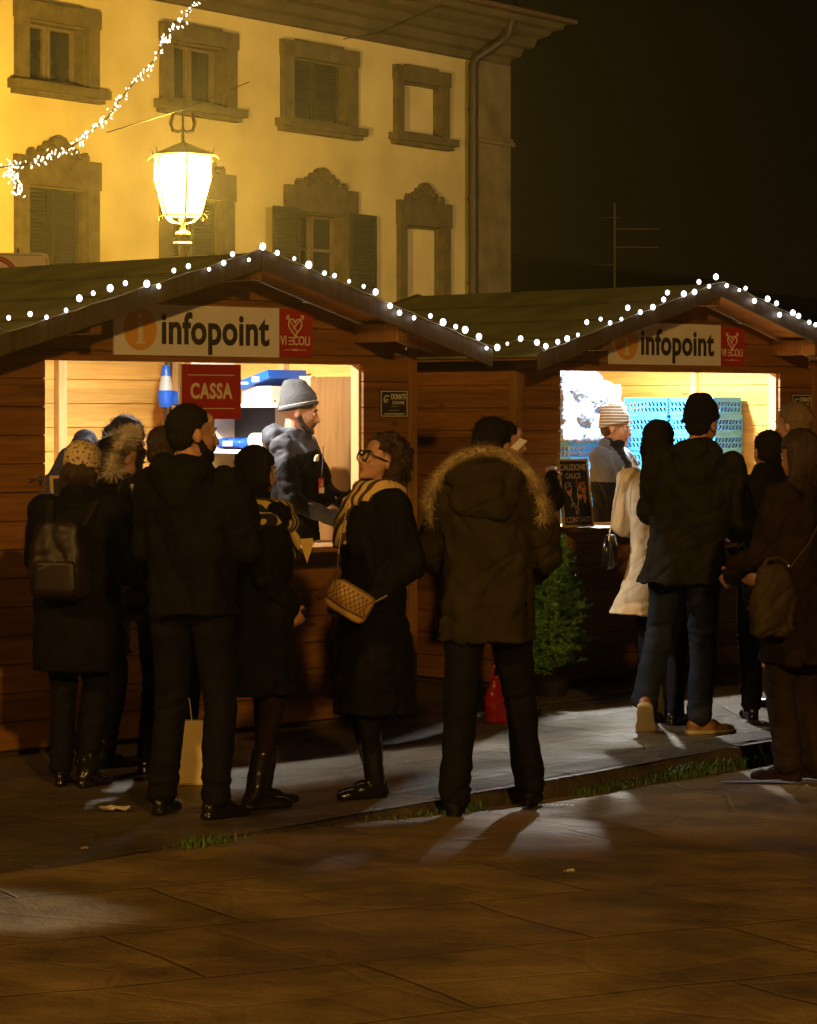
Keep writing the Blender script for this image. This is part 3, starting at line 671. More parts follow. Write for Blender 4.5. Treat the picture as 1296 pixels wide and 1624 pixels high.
stack(1.25, .78, 1.81, 5, R(90), 'behind the black beanie')
stack(.60, 1.45, 1.50, 6, 0, 'under the wrapped bundle')
# shelf boards carrying the crates: a trestle table along the wall
r = empty('trestle_table', hutloc(HUT2, .95, 1.2), TH, 'low trestle table carrying the blue crates in the farther hut', 'table')
for nm, x0, x1, y0, y1, zt in (('table_top', .08, .50, -.66, .26, 1.181), ('table_top', -.60, -.06, .06, .46, .748)):
    MB().bb(x0, x1, y0, y1, zt-.03, zt).build(nm, W_INTRIM, r)
    for x in (x0+.03, x1-.03):
        for y in (y0+.03, y1-.03): MB().bb(x-.02, x+.02, y-.02, y+.02, .08, zt-.0305).build('leg', W_INTRIM, r)
# shrink-wrapped bundle
r = empty('wrapped_bundle', hutloc(HUT2, .55, 1.38, 1.506), TH, 'large bundle in crumpled clear plastic wrap on the blue crates', 'bundle')
b = MB()
for i in range(26):
    b.ell((rnd.uniform(-.25, .25), rnd.uniform(-.13, .13), rnd.uniform(.10, .42)), (rnd.uniform(.09, .15), rnd.uniform(.09, .13), rnd.uniform(.07, .12)), nu=12, nv=8)
b.bb(-.30, .30, -.17, .17, .005, .38)
def crumple(p, n): return .016*noise.noise(p*14)+.020*abs(noise.noise(p*30))+.010*abs(noise.noise(p*60))
b.build('plastic_wrap', mat('plastic_film', (.13, .17, .25), .14, .3, 12, .6, 60, spec=.8), r, voxel=.011, sm=1, disp=crumple)

# ------------------------------------------------------------------ palazzo
TB = math.atan(4600/3052); DB = V((math.cos(TB), math.sin(TB), 0)); NB = V((math.sin(TB), -math.cos(TB), 0))
B0 = V(((500-648)/F*48, 48, 0))
def fac(x, y, o=0):
    P = B0+NB*o; u = (x-648)/F; t = (u*P.y-P.x)/(DB.x-u*DB.y); Z = P.y+t*DB.y; return t, CAMZ-(y-HZ)/F*Z
M_PLAST = mat('plaster', (.42, .33, .17), .9, .10, .8, .3, 14, col2=(.60, .49, .28))
M_STONE = mat('frame_stone', (.060, .043, .020), .85, .25, 5, .4, 30, col2=(.12, .088, .044))
M_PIL = mat('pilaster_stone', (.09, .065, .036), .85, .25, 2, .3, 20, col2=(.19, .14, .085))
M_SHUT = mat('shutter_paint', (.028, .022, .014), .7, .2, 9)
M_GLASS = mat('dark_glass', (.02, .02, .02), .12, .1)
M_WFR = mat('window_wood', (.13, .09, .05), .6, .15)
te, _ = fac(739, 110); tc_, _ = fac(797, 110)
r = empty('palazzo', B0, TB, 'yellow plastered palazzo with stone framed windows behind the street lamp', 'building')
TL = -24.0; ZTOP = 8.15
# wall with real openings
wins = []   # t0,t1,z0,z1
def rect(x0, x1, y0, y1, yb0, yb1):
    a = fac(x0, y0); c = fac(x1, y1); d_ = fac(x0, yb0); e = fac(x1, yb1); return a[0], c[0], (d_[1]+e[1])/2, (a[1]+c[1])/2
W1 = rect(40, 134, 31, 43, 128, 138); W2 = rect(269, 354, 66, 75, 158, 170); W3 = rect(460.6, 546, 92.6, 102, 189, 199); W4 = rect(635, 696, 129, 137, 210, 218)
zb = fac(500, 520)[1]
W5 = (fac(40, 293)[0], fac(134, 300)[0], zb, fac(87, 297)[1]); W6 = (fac(268, 320)[0], fac(350, 320)[0], zb, fac(310, 315)[1]); W7 = (fac(466, 338)[0], fac(545, 338)[0], zb, fac(500, 338)[1]); W8 = (fac(640, 356)[0], fac(698, 360)[0], zb, fac(670, 359)[1])
W1L = tuple(a-(W2[0]-W1[0]) if i < 2 else a for i, a in enumerate(W1)); W5L = tuple(a-(W6[0]-W5[0]) if i < 2 else a for i, a in enumerate(W5))
W1M = tuple(a-2*(W2[0]-W1[0]) if i < 2 else a for i, a in enumerate(W1)); W5M = tuple(a-2*(W6[0]-W5[0]) if i < 2 else a for i, a in enumerate(W5))
holes = sorted([W1L, W5L, W1M, W5M, W1, W2, W3, W4, W5, W6, W7, W8])
b = MB(); ts = sorted({TL, tc_}|{h for w_ in holes for h in (w_[0], w_[1])}); zs = sorted({0, ZTOP}|{h for w_ in holes for h in (w_[2], w_[3])})
for i in range(len(ts)-1):
    run = 0
    for j in range(len(zs)-1):
        cx = (ts[i]+ts[i+1])/2; cz = (zs[j]+zs[j+1])/2
        if any(w_[0] < cx < w_[1] and w_[2] < cz < w_[3] for w_ in holes): continue
        b.bb(ts[i], ts[i+1], 0, .35, zs[j], zs[j+1])
b.bb(TL, tc_, .352, .40, 0, ZTOP); b.bb(tc_-.35, tc_, .401, 14, 0, ZTOP)
b.build('wall', M_PLAST, r)
def window(w_, kind, low):
    t0, t1, z0, z1 = w_; fw = .30 if not low else .36; pr = -.09
    f = MB(); e = (t1-t0)*.19
    f.prism([(t0-e, z0), (t0-e, z1+.30), (t0, z1+.02), (t0, z0)], 1, pr, -.003) if False else None
    f.bb(t0-e, t0, pr, -.002, z0-.02, z1); f.bb(t1, t1+e, pr, -.002, z0-.02, z1)
    hd = .26 if not low else .42
    f.bb(t0-e-.02, t1+e+.02, pr-.02, -.002, z1+.001, z1+hd)
    if not low: f.bb(t0-e-.14, t1+e+.14, pr-.11, -.002, z0-.15, z0-.021); f.bb(t0-e-.07, t1+e+.07, pr-.05, -.002, z0-.22, z0-.151); f.bb(t0+.1, t1-.1, pr+.02, -.002, z1+hd+.001, z1+hd+.04)
    else:
        c = (t0+t1)/2; hw_ = (t1-t0)/2+e; zt = z1+hd
        sh = [(-.62, 0), (-.62, .07), (-.57, .13), (-.52, .07), (-.47, .05), (-.42, .09), (-.38, .17), (-.30, .18), (-.26, .25), (-.17, .25), (-.12, .32), (0, .36), (.12, .32), (.17, .25), (.26, .25), (.30, .18), (.38, .17), (.42, .09), (.47, .05), (.52, .07), (.57, .13), (.62, .07), (.62, 0)]
        f.prism([(c+a*hw_*1.15, zt+.001+q*.95) for a, q in sh], 1, pr-.02, -.002)
        for a, q, rr in ((0, .20, .11), (-.22, .12, .07), (.22, .12, .07), (-.42, .05, .05), (.42, .05, .05)): f.ell((c+a*hw_*1.1, pr-.03, zt+q), (rr*1.4, .05, rr), nu=12, nv=8)
    lw = .035
    f.bb(t0, t0+lw, -.001, .168, z0, z1); f.bb(t1-lw, t1, -.001, .168, z0, z1); f.bb(t0+lw, t1-lw, -.001, .168, z1-lw, z1); f.bb(t0+lw, t1-lw, -.001, .168, z0-.001, z0+lw)
    f.build('window_frame', M_STONE, r)
    g_ = MB().bb(t0, t1, .22, .24, z0, z1)
    if kind == 'blind': MB().bb(t0+.036, t1-.036, .10, .12, z0+.036, z1-.036).build('blind_panel', M_PLAST, r); return
    if kind == 'closed':
        s_ = MB(); zz = z0+.04
        c = (t0+t1)/2
        for a, q in ((t0+.037, c-.01), (c+.01, t1-.037)):
            s_.bb(a, a+.07, .09, .13, z0+.01, z1-.01); s_.bb(q-.07, q, .09, .13, z0+.01, z1-.01); s_.bb(a, q, .125, .131, z0+.01, z1-.01); zz = z0+.04
            while zz < z1-.04: s_.box(((a+q)/2, .11, zz), (q-a-.14, .03, .008), Matrix.Rotation(.6, 3, 'X')); zz += .055
        s_.build('shutter', M_SHUT, r); return
    wd = g_.build('window', M_GLASS, r); c = (t0+t1)/2; s_ = MB()
    for a, q in ((t0+.036, c-.012), (c+.012, t1-.036)):
        s_.bb(a, a+.07, .17, .215, z0, z1); s_.bb(q-.07, q, .17, .215, z0, z1); s_.bb(a+.071, q-.071, .17, .214, z1-.08, z1); s_.bb(a+.071, q-.071, .17, .214, z0, z0+.08)
        if low: s_.bb(a+.071, q-.071, .18, .214, z1-.62, z1-.57)
    s_.build('casement', M_WFR, wd)
    if kind == 'open':
        for a, sgn in ((t0-.42, 1), (t1+.42, -1)):
            L = (t1-t0)/2+.02; s2 = MB(); h0, h1_ = z0, z1+.04; x0, x1 = (t0-.03-L, t0-.03) if sgn == 1 else (t1+.03, t1+.03+L)
            s2.bb(x0, x0+.07, -.16, -.125, h0, h1_); s2.bb(x1-.07, x1, -.16, -.125, h0, h1_); s2.bb(x0+.0705, x1-.0705, -.158, -.127, h1_-.08, h1_); s2.bb(x0+.0705, x1-.0705, -.132, -.126, h0, h1_-.081)
            zz = h0+.03
            while zz < h1_-.10: s2.box(((x0+x1)/2, -.145, zz), (x1-x0-.142, .03, .008), Matrix.Rotation(.6, 3, 'X')); zz += .055
            s2.build('shutter', M_SHUT, r)
window(W1L, 'glass', False); window(W5L, 'closed', True); window(W1M, 'closed', False); window(W5M, 'closed', True); window(W1, 'glass', False); window(W2, 'glass', False); window(W3, 'closed', False); window(W4, 'blind', False)
window(W5, 'closed', True); window(W6, 'closed', True); window(W7, 'open', True); window(W8, 'blind', True)
# corner pilaster, cornice, eaves, roof, downpipe
MB().bb(te+.16, tc_+.03, -.16, -.002, 0, 8.02).bb(te+.10, tc_+.09, -.22, -.161, 6.55, 6.62).bb(te+.12, tc_+.07, -.19, -.1605, 6.63, 6.68).bb(tc_+.001, tc_+.03, .0, .9, 0, 8.0).build('corner_pilaster', M_PIL, r)
pr = [(.03, 8.02), (.10, 8.04), (.12, 8.16), (.24, 8.20), (.28, 8.34), (.42, 8.38), (.46, 8.52), (.62, 8.60), (.66, 8.68), (.80, 8.72), (.84, 8.82)]
c = MB()
for i in range(len(pr)-1):
    o0, z0 = pr[i]; o1, z1 = pr[i+1]
    c.loft([((0, 0, z0), (1, 0, 0), (0, 1, 0), 1, 1)], 4, cap=False) if False else None
    def q(o, z): return [(TL, -o, z), (tc_+o, -o, z), (tc_+o, 14, z), (TL, 14, z)]
    a = q(o0, z0)+q(o1, z1); c.add(a, [(0, 1, 5, 4), (1, 2, 6, 5), (2, 3, 7, 6), (3, 0, 4, 7)])
def q(o, z): return [(TL, -o, z), (tc_+o, -o, z), (tc_+o, 14, z), (TL, 14, z)]
c.add(q(.84, 8.82), [(0, 1, 2, 3)]); c.add(q(.03, 8.02), [(3, 2, 1, 0)])
c.build('cornice', M_PIL if False else mat('cornice_stone', (.050, .035, .017), .9, .25, 1.5, .3, 15, col2=(.10, .070, .036)), r)
c = MB(); c.add(q(1.0, 8.83)+q(1.0, 8.90)+[(TL, 5, 10.6), (tc_-5, 5, 10.6), (tc_-5, 8, 10.6), (TL, 8, 10.6)], [(3, 2, 1, 0), (0, 1, 5, 4), (1, 2, 6, 5), (2, 3, 7, 6), (3, 0, 4, 7), (4, 5, 9, 8), (5, 6, 10, 9), (6, 7, 11, 10), (7, 4, 8, 11), (8, 9, 10, 11)])
c.build('roof', mat('roof_tiles', (.10, .05, .025), .9, .4, 10, .8, 14), r)
c = MB(); x = te+.02
PR = .085
c.tube([(x, -.14, 0), (x, -.14, 7.92), (x+.02, -.20, 8.05), (x+.30, -.50, 8.33), (x+.42, -.62, 8.48), (x+.42, -.72, 8.85)], PR, 12)
for z in (2, 4, 5.5, 7.1): c.tube([(x, -.14, z), (x, -.14, z+.05)], .105, 12)
c.build('downpipe', mat('copper_pipe', (.025, .013, .008), .5, .3), r)

# ------------------------------------------------------------------ street lamp with lantern
LZ = 36.0; lp = at(290, 655, LZ); px = LZ/F
r = empty('street_lamp', (lp.x, lp.y, 0), R(12), 'iron street lamp with a glowing hexagonal lantern above the nearer hut roof', 'street lamp')
def zz(y): return CAMZ-(y-HZ)*px
M_PANE = bpy.data.materials.new('lantern_pane'); M_PANE.use_nodes = True; t = M_PANE.node_tree; t.nodes.remove(t.nodes['Principled BSDF'])
e_ = t.nodes.new('ShaderNodeEmission'); e_.inputs[0].default_value = (1, .80, .36, 1); e_.inputs[1].default_value = 5.0; tr_ = t.nodes.new('ShaderNodeBsdfTransparent'); tr_.inputs[0].default_value = (1, .95, .85, 1)
ms_ = t.nodes.new('ShaderNodeMixShader'); ms_.inputs[0].default_value = .35; t.links.new(tr_.outputs[0], ms_.inputs[1]); t.links.new(e_.outputs[0], ms_.inputs[2]); t.links.new(ms_.outputs[0], t.nodes['Material Output'].inputs[0])
light('lantern_light', 'POINT', (lp.x, lp.y, CAMZ-(290-HZ)*px), 10500, (1.0, .69, .12), .12)
MB().ell((0, 0, CAMZ-(262-HZ)*px), (.05, .05, .05)).build('lamp_bulb', mat('lamp_bulb', (1, .9, .6), .4, emit=(1, .85, .5), estr=12), r)
M_LIRON = mat('lantern_iron', (.22, .15, .06), .5, .3, 8, metal=.2)
zt, zm = zz(247), zz(342); rt, rb = 52*px, 32*px
hexp = lambda rr, z: [V((rr*math.cos(R(60*i+30)), rr*math.sin(R(60*i+30)), z)) for i in range(6)]
A = hexp(rt-.03, zt); Bm = hexp(rt*.94, (zt*.62+zm*.38)); Bq = hexp(rb, zm)
for i in range(6):
    k = (i+1) % 6; pn = MB(); rings = [A, Bm, Bq]; vs = []
    for q3 in rings: vs += [q3[i]*1.0, q3[k]*1.0]
    vs = [V((p.x*.985, p.y*.985, p.z)) for p in vs]
    inn = [V((p.x*.985, p.y*.985, p.z)) for p in vs]
    pn.add(vs+inn, [(0, 1, 3, 2), (2, 3, 5, 4), (8, 9, 7, 6), (10, 11, 9, 8), (0, 6, 7, 1), (4, 5, 11, 10), (0, 2, 8, 6), (2, 4, 10, 8), (1, 7, 9, 3), (3, 9, 11, 5)])
    pn.build('pane', M_PANE, r)
b = MB()
for i in range(6):
    k = (i+1) % 6
    b.tube([A[i], Bm[i], Bq[i]], .011, 6); b.tube([Bq[i], Bq[k]], .011, 6); b.tube([A[i], A[k]], .016, 6)
    o = A[i].normalized(); oo = V((o.x, o.y, 0)).normalized()
    b.tube([A[i]+oo*.01, A[i]+oo*.03+V((0, 0, .05)), A[i]+oo*.045+V((0, 0, .10))], [.012, .010, .003], 6)
    b.tube([A[i]+oo*.01+V((0, 0, -.01)), A[i]+oo*.07+V((0, 0, -.01)), A[i]+oo*.10+V((0, 0, -.05))], [.008, .008, .004], 6)
    ob = V((Bq[i].x, Bq[i].y, 0)).normalized()
    b.tube([Bq[i]+ob*t+V((0, 0, z)) for t, z in ((0, 0), (.04, .01), (.075, -.02), (.07, -.05))], .007, 6)
    b.tube([Bq[i], Bq[i]*.62+V((0, 0, zm*.38-.08)), V((ob.x*.03, ob.y*.03, zm-.11))], .010, 6)
b.build('lantern_frame', M_LIRON, r)
b = MB(); up = hexp(rt+.02, zt+.012); lo = hexp(rt+.02, zt); vs = lo+up+[V((0, 0, zz(224)))]
b.add(vs, [(5, 4, 3, 2, 1, 0)]+[(i, (i+1) % 6, 6+(i+1) % 6, 6+i) for i in range(6)]+[(6+i, 6+(i+1) % 6, 12) for i in range(6)]); b.build('lantern_cap', M_LIRON, r)
b = MB(); b.tube([(0, 0, zz(226)), (0, 0, zz(205)), (0, 0, zz(176))], [.022, .018, .012], 8)
for sgn in (-1, 1): b.tube([(0, 0, zz(205)), (sgn*.05, 0, zz(209)), (sgn*.125, 0, zz(207)), (sgn*.15, 0, zz(195)), (sgn*.12, 0, zz(182)), (sgn*.11, 0, zz(178))], [.012, .02, .026, .026, .022, .01], 8)
b.build('finial', M_LIRON, r)
b = MB()
def turned(prof, n=20): b.loft([((0, 0, z), (1, 0, 0), (0, 1, 0), rr, rr) for rr, z in prof], n)
turned([(.030, zm-.02), (.034, zz(362)), (.040, zz(366)), (.095, zz(369)), (.10, zz(372)), (.045, zz(374)), (.05, zz(380)), (.11, zz(384)), (.12, zz(386)), (.06, zz(390)), (.05, zz(410)), (.055, 2.2), (.07, 1.2), (.11, 1.1), (.12, .3), (.18, .25), (.20, 0)])
b.build('post', M_LIRON, r)

# ------------------------------------------------------------------ garland crossing the sky at top left
gp = [(322, -16), (312, 3), (288, 33), (274, 54), (260, 66), (243, 97), (215, 128), (189, 160), (170, 187), (139, 212), (115, 232), (80, 248), (45, 260), (10, 264), (24, 280), (31, 314)]
r = empty('light_garland', at(150, 200, 11), 0, 'dense garland of small white lights sweeping across the upper left', 'light garland')
base = at(150, 200, 11)
gat = lambda x, y: at(x, y, 11+(x-150)*.004)-base
P = [gat(x, y) for x, y in gp]
P0_ = [gat(-260, 300), gat(-120, 282)]
MB().tube(P0_+P[13::-1]+[gat(420, -140)], .003, 5).build('cable', M_CABLE, r)
proto = MB().ell((0, 0, 0), (.0034, .0034, .0075), nu=8, nv=6).build('bulb', M_LEDG, r); protob = None
stuff = MB(); cnt = 0; segs = [(P[i], P[i+1]) for i in range(len(P)-1)]; pos = []
for i, (a, q) in enumerate(segs):
    L = (q-a).length; dens = 95 if i < 13 else 330
    for _ in range(int(L*dens)+1): pos.append((a.lerp(q, rnd.random()), i))
rnd.shuffle(pos); used = False
for k, (p, i) in enumerate(pos):
    j = V((rnd.gauss(0, .008), rnd.gauss(0, .01), rnd.gauss(0, .011))) if i < 13 else V((rnd.gauss(0, .012), rnd.gauss(0, .012), rnd.gauss(0, .01)))
    if k < 95:
        o = proto if not used else copyobj(proto, r); used = True
        o.location = p+j; o.rotation_euler = (rnd.uniform(-.9, .9), rnd.uniform(-.9, .9), 0); s_ = rnd.uniform(.8, 1.3); o.scale = (s_, s_, s_)
    else:
        M = Matrix.Rotation(rnd.uniform(-.9, .9), 3, 'X')@Matrix.Rotation(rnd.uniform(-.9, .9), 3, 'Y'); s_ = rnd.uniform(.6, 1.1)
        stuff.ell(p+j, (.0034*s_, .0034*s_, .0075*s_), M, 6, 5)
stuff.build('small_bulb', M_LEDG, r)['kind'] = 'stuff'
for x, y in ((260, 64), (137, 210), (132, 216)):
    o = MB().ell((0, 0, 0), .010 if x > 200 else .006, nu=10, nv=8).build('blue_bulb', M_LEDB, r); o.location = gat(x, y)
# wire crossing the facade
b = MB(); b.tube([at(395, 130, 34), at(300, 170, 32), at(170, 210, 30)], .006, 5); b.tube([at(700, 8, 30), at(600, 52, 28), at(545, 62, 27)], .005, 5)
tag(b.build('overhead_wire', M_IRON), 'thin overhead wire crossing in front of the palazzo', 'wire')

# ------------------------------------------------------------------ things behind the huts
sp = at(30, 412, 21); r = empty('road_sign', (sp.x, sp.y, 0), R(8), 'white road sign panel with a red ring above the left hut roof', 'road sign')
z1 = CAMZ-(401-HZ)/F*21; x1 = .215; b = MB()
pts = []
for cx, cz, a0 in ((x1-.04, z1-.04, 0), (-.60+.04, z1-.04, 90), (-.60+.04, z1-.46, 180), (x1-.04, z1-.46, 270)):
    for k in range(5): a = R(a0+k*22.5); pts.append((cx+.04*math.cos(a), cz+.04*math.sin(a)))
b.prism(pts, 1, -.008, 0); b.build('panel', mat('sign_white', (.62, .55, .40), .5, .05), r)
b = MB(); b.ring((-.17, -.012, z1-.19), (1, 0, 0), (0, 0, 1), .15, .15, .018, 40, 6); b.build('red_ring', M_RED, r)
b = MB(); e = .008; b.bb(-.55, x1-.05, -.0095, -.0085, z1-.018, z1-.013); b.bb(x1-.018, x1-.013, -.0095, -.0085, z1-.45, z1-.04); b.build('border_line', M_DKTXT, r)
b = MB(); b.tube([(-.17, .04, 0), (-.17, .04, z1+.02)], .03, 12); b.tube([(-.01, .0, z1), (-.01, 0, z1+.03)], .012, 8); b.build('pole', M_STEEL, r)
# dark low house and its aerial in the distance
r = empty('distant_house', at(900, 655, 75)*1, R(20), 'dim low house roof in the dark between the palazzo and the farther hut', 'building'); r.location.z = 0
hz_ = CAMZ+(655-428)/F*75
MB().bb(-2.2, 14, 0, 8, 0, hz_-1.4).build('wall', mat('dark_plaster', (.10, .07, .045), .9, .2, 2), r)
b = MB(); b.prism([(-2.6, hz_+.25), (-2.6, hz_+.40), (14, hz_-1.2), (14, hz_-1.4)], 1, -.8, 8.5); b.build('roof', mat('dark_tiles', (.05, .03, .02), .9, .3, 8), r)
ap = at(975, 455, 62); r = empty('roof_aerial', (ap.x, ap.y, 0), 0, 'thin television aerial standing against the dark sky', 'aerial')
def za(y): return CAMZ-(y-HZ)/F*62
b = MB(); b.tube([(0, 0, 0), (0, 0, za(322))], .022, 6); b.build('mast', mat('aerial_metal', (.25, .17, .09), .6, .1), r)
b = MB()
for y, a_, c2 in ((363, 0, .95), (392, 0, .95), (345, -.3, .1), (420, -.35, 0)): b.tube([(a_, 0, za(y)), (c2, 0, za(y))], .012, 5)
b.build('crossbar', MC['aerial_metal'], r)

# ------------------------------------------------------------------ fir tree, bags, bollard, plank
tp = at(876, 655, 17.45)*1; tp.z = 0; r = empty('fir_tree', tp, 0, 'small potted fir tree at the left corner of the farther hut', 'tree')
MB().loft([((0, 0, z), (1, 0, 0), (0, 1, 0), a_, a_) for z, a_ in ((.0, .09), (.10, .11), (.11, .115), (.12, .10))], 20).build('pot', mat('pot', (.012, .008, .006), .7), r)
MB().tube([(0, 0, .2), (.01, 0, .6), (0, .01, 1.02)], [.022, .014, .004], 8).build('trunk', mat('bark', (.08, .05, .03), .9, .3), r)
b = MB(); rr = random.Random(3)
def needle(p, d, L):
    s_ = d.cross(V((rr.random(), rr.random(), rr.random()))).normalized()*.0034
    b.add([p-s_, p+s_, p+d*L], [(0, 1, 2)])
for i in range(230):
    z = .13+.85*rr.random()**.9; R_ = .27*min(1, (1.04-z)*1.5)*min(1, .62+.75*z)+.02; a = rr.uniform(0, 6.283); up = .35+.9*max(0, z-.4)
    L = R_*rr.uniform(.7, 1.12); p0 = V((0, 0, z)); d = V((math.cos(a), math.sin(a), up*.7)).normalized()
    b.tube([p0, p0+d*L], [.003, .0015], 4)
    for k in range(10):
        q0 = p0+d*L*(.22+.78*k/9); tw = d.copy() if k == 9 else (d+V((rr.gauss(0, .6), rr.gauss(0, .6), rr.gauss(.15, .4)))).normalized(); TL_ = .055*rr.uniform(.6, 1.2)
        for n_ in range(17):
            q1 = q0+tw*TL_*n_/16; nd = (tw*.7+V((rr.gauss(0, 1), rr.gauss(0, 1), rr.gauss(0, 1))).normalized()).normalized(); needle(q1, nd, .021)
fc = b.build('crown', mat('fir_needles', (.07, .19, .035), .35, .4, 14, col2=(.20, .42, .10)), r)
r.scale = (.95, .95, .94)
# bin bag hanging at hut one front
def sack(name, loc, w_, d_, h, m, label, cat, seed, top=.35, z0=0, handles=None):
    r = empty(name, loc, TH, label, cat); b = MB()
    b.loft([((0, 0, z0+h*a), (1, 0, 0), (0, 1, 0), w_/2*k, d_/2*k) for a, k in ((0, .8), (.04, .97), (.3, 1.02), (.6, .97), (.85, .8), (.97, top), (1, top*.8))], 28, 2.6)
    b.build('body', m, r, voxel=.012, sm=2, disp=lambda p, n: .016*noise.noise(p*9+V((seed, 0, 0)))+.007*noise.noise(p*25+V((seed, 2, 0))))
    if handles: handles(r)
    return r
sack('rubbish_sack', hutloc(HUT1, .93, -.13, .22), .30, .16, .62, mat('black_film', (.010, .010, .014), .22, .2), 'shiny black plastic sack hanging on the front of the nearer hut', 'sack', 3, .3)
gr = ground(785, 1148); r = sack('red_bag', (gr.x+.02, gr.y+.05, 0), .17, .10, .25, mat('red_film', (.30, .012, .005), .3, .15), 'red shopping bag on the ground seen between the legs of the man in the parka', 'bag', 8, .84)
b = MB(); b.tube([(-.05, 0, .22), (-.04, 0, .30), (-.01, 0, .33), (.03, 0, .30), (.045, 0, .22)], .006, 6); b.build('handle', MC['red_film'], r)
gb = ground(316, 1243); r = empty('paper_bag', (gb.x, gb.y, 0), R(-6), 'pale yellow carrier bag standing behind the legs of the bearded man', 'bag')
b = MB(); b.loft([((0, 0, z), (1, 0, 0), (0, 1, 0), a_, c_) for z, a_, c_ in ((0, .113, .05), (.01, .118, .055), (.15, .112, .05), (.29, .104, .03))], 28, 5)
b.build('body', mat('yellow_paper', (.78, .60, .25), .6, .05), r, disp=lambda p, n: .004*noise.noise(p*18))
b = MB(); b.tube([(-.085, -.02, .285), (-.07, -.02, .38), (-.055, -.02, .42), (-.04, -.02, .38), (-.03, -.02, .285)], .003, 6); b.tube([(.096, -.02, .28), (.108, -.02, .36), (.106, -.02, .42)], .003, 6)
b.build('handle', M_CREAM, r)
gp_ = ground(1063, 1139); r = empty('bollard', (gp_.x, gp_.y, 0), TH, 'square grey stone bollard between the legs of the man in jeans', 'bollard')
b = MB(); b.loft([((0, 0, z), (1, 0, 0), (0, 1, 0), a_, a_) for z, a_ in ((0, .062), (.36, .058), (.40, .045))], 24, 8); b.build('post', mat('bollard_stone', (.13, .11, .09), .8, .3, 9, .3), r)
pl = hutloc(HUT2, .98, -.13); r = empty('door_step', pl, TH, 'pale wooden step on the ground in front of the farther hut', 'step')
MB().bb(-.16, .17, -.09, .09, .0, .13).build('block', W_INTRIM, r, bevel=.004)

# plank screen added to block lantern light in the gap between the huts
r = empty('blocking_screen', hutloc(HUT1, HW+.55, HD+.05), TH, 'added dark plank screen blocking light in the gap behind the nearer hut', 'screen')
b = MB()
for k in range(12): b.bb(-.62, 1.3, -.01, .01, .02+k*.15, .02+k*.15+.145)
b.build('planks', W_FAS, r)
for x in (-.55, .3, 1.2): MB().bb(x-.03, x+.03, .0105, .06, 0, 1.85).build('post', W_FAS, r)
# ------------------------------------------------------------------ people
SKIN = mat('skin', (.50, .27, .17), .5, .08, 12); SKIN2 = mat('lips', (.38, .10, .08), .45, .05)
EYE = mat('eye_white', (.7, .68, .62), .2, .02); PUP = mat('pupil', (.02, .015, .01), .1)
HAIRK = mat('black_hair', (.010, .007, .006), .75, .4, 30, .5, 90, stretch=(8, 8, 1), spec=.2); HAIRB = mat('brown_hair', (.040, .020, .009), .45, .4, 30, .5, 90, stretch=(8, 8, 1))
HAIRS = mat('sandy_hair', (.20, .13, .06), .5, .3, 30, .5, 90, stretch=(8, 8, 1))
def cloth(name, col, rough=.85, var=.25, bump=.35, bs=90, sheen=0): return mat(name, tuple(c*.52 for c in col), rough, var, 10, bump, bs, sheen=0, spec=.15)
C_BLACK = cloth('black_wool', (.012, .011, .012)); C_BLACKP = cloth('black_nylon', (.012, .012, .014), .38, .2, .2, 30, 0)
C_DKTR = cloth('dark_trousers', (.016, .015, .018)); C_JEANS = cloth('blue_jeans', (.035, .05, .095), .85, .35, .4, 160)
C_OLIVE = cloth('olive_canvas', (.062, .048, .020), .85, .2, .3, 60); C_DKOL = cloth('dark_olive', (.028, .025, .014), .8)
C_BROWN = cloth('brown_wool', (.035, .020, .011)); C_BRTR = cloth('brown_trousers', (.060, .038, .022))
C_SHOE = mat('black_leather', (.012, .010, .009), .22, .2, 20, .2, 60); C_TAN = mat('tan_leather', (.26, .13, .05), .5, .2, 20); C_SOLE = mat('pale_sole', (.45, .38, .26), .6)
FUR = mat('tan_fur', (.30, .215, .10), .85, .3, 22, col2=(.50, .39, .22)); FURG = mat('grey_fur', (.42, .34, .24), .8, .4, 40, col2=(.75, .68, .55))
Rx = lambda a: Matrix.Rotation(a, 3, 'X'); Ry = lambda a: Matrix.Rotation(a, 3, 'Y'); Rz = lambda a: Matrix.Rotation(a, 3, 'Z')
def ik(a, c, l1, l2, hint):
    a, c = V(a), V(c); d = c-a; L = min(d.length, (l1+l2)*.999); t = d.normalized(); c2 = a+t*L
    x = (l1*l1-l2*l2+L*L)/(2*L); h = math.sqrt(max(l1*l1-x*x, 0)); hh = V(hint)-t*V(hint).dot(t)
    return a+t*x+hh.normalized()*h, c2
class Fig: pass
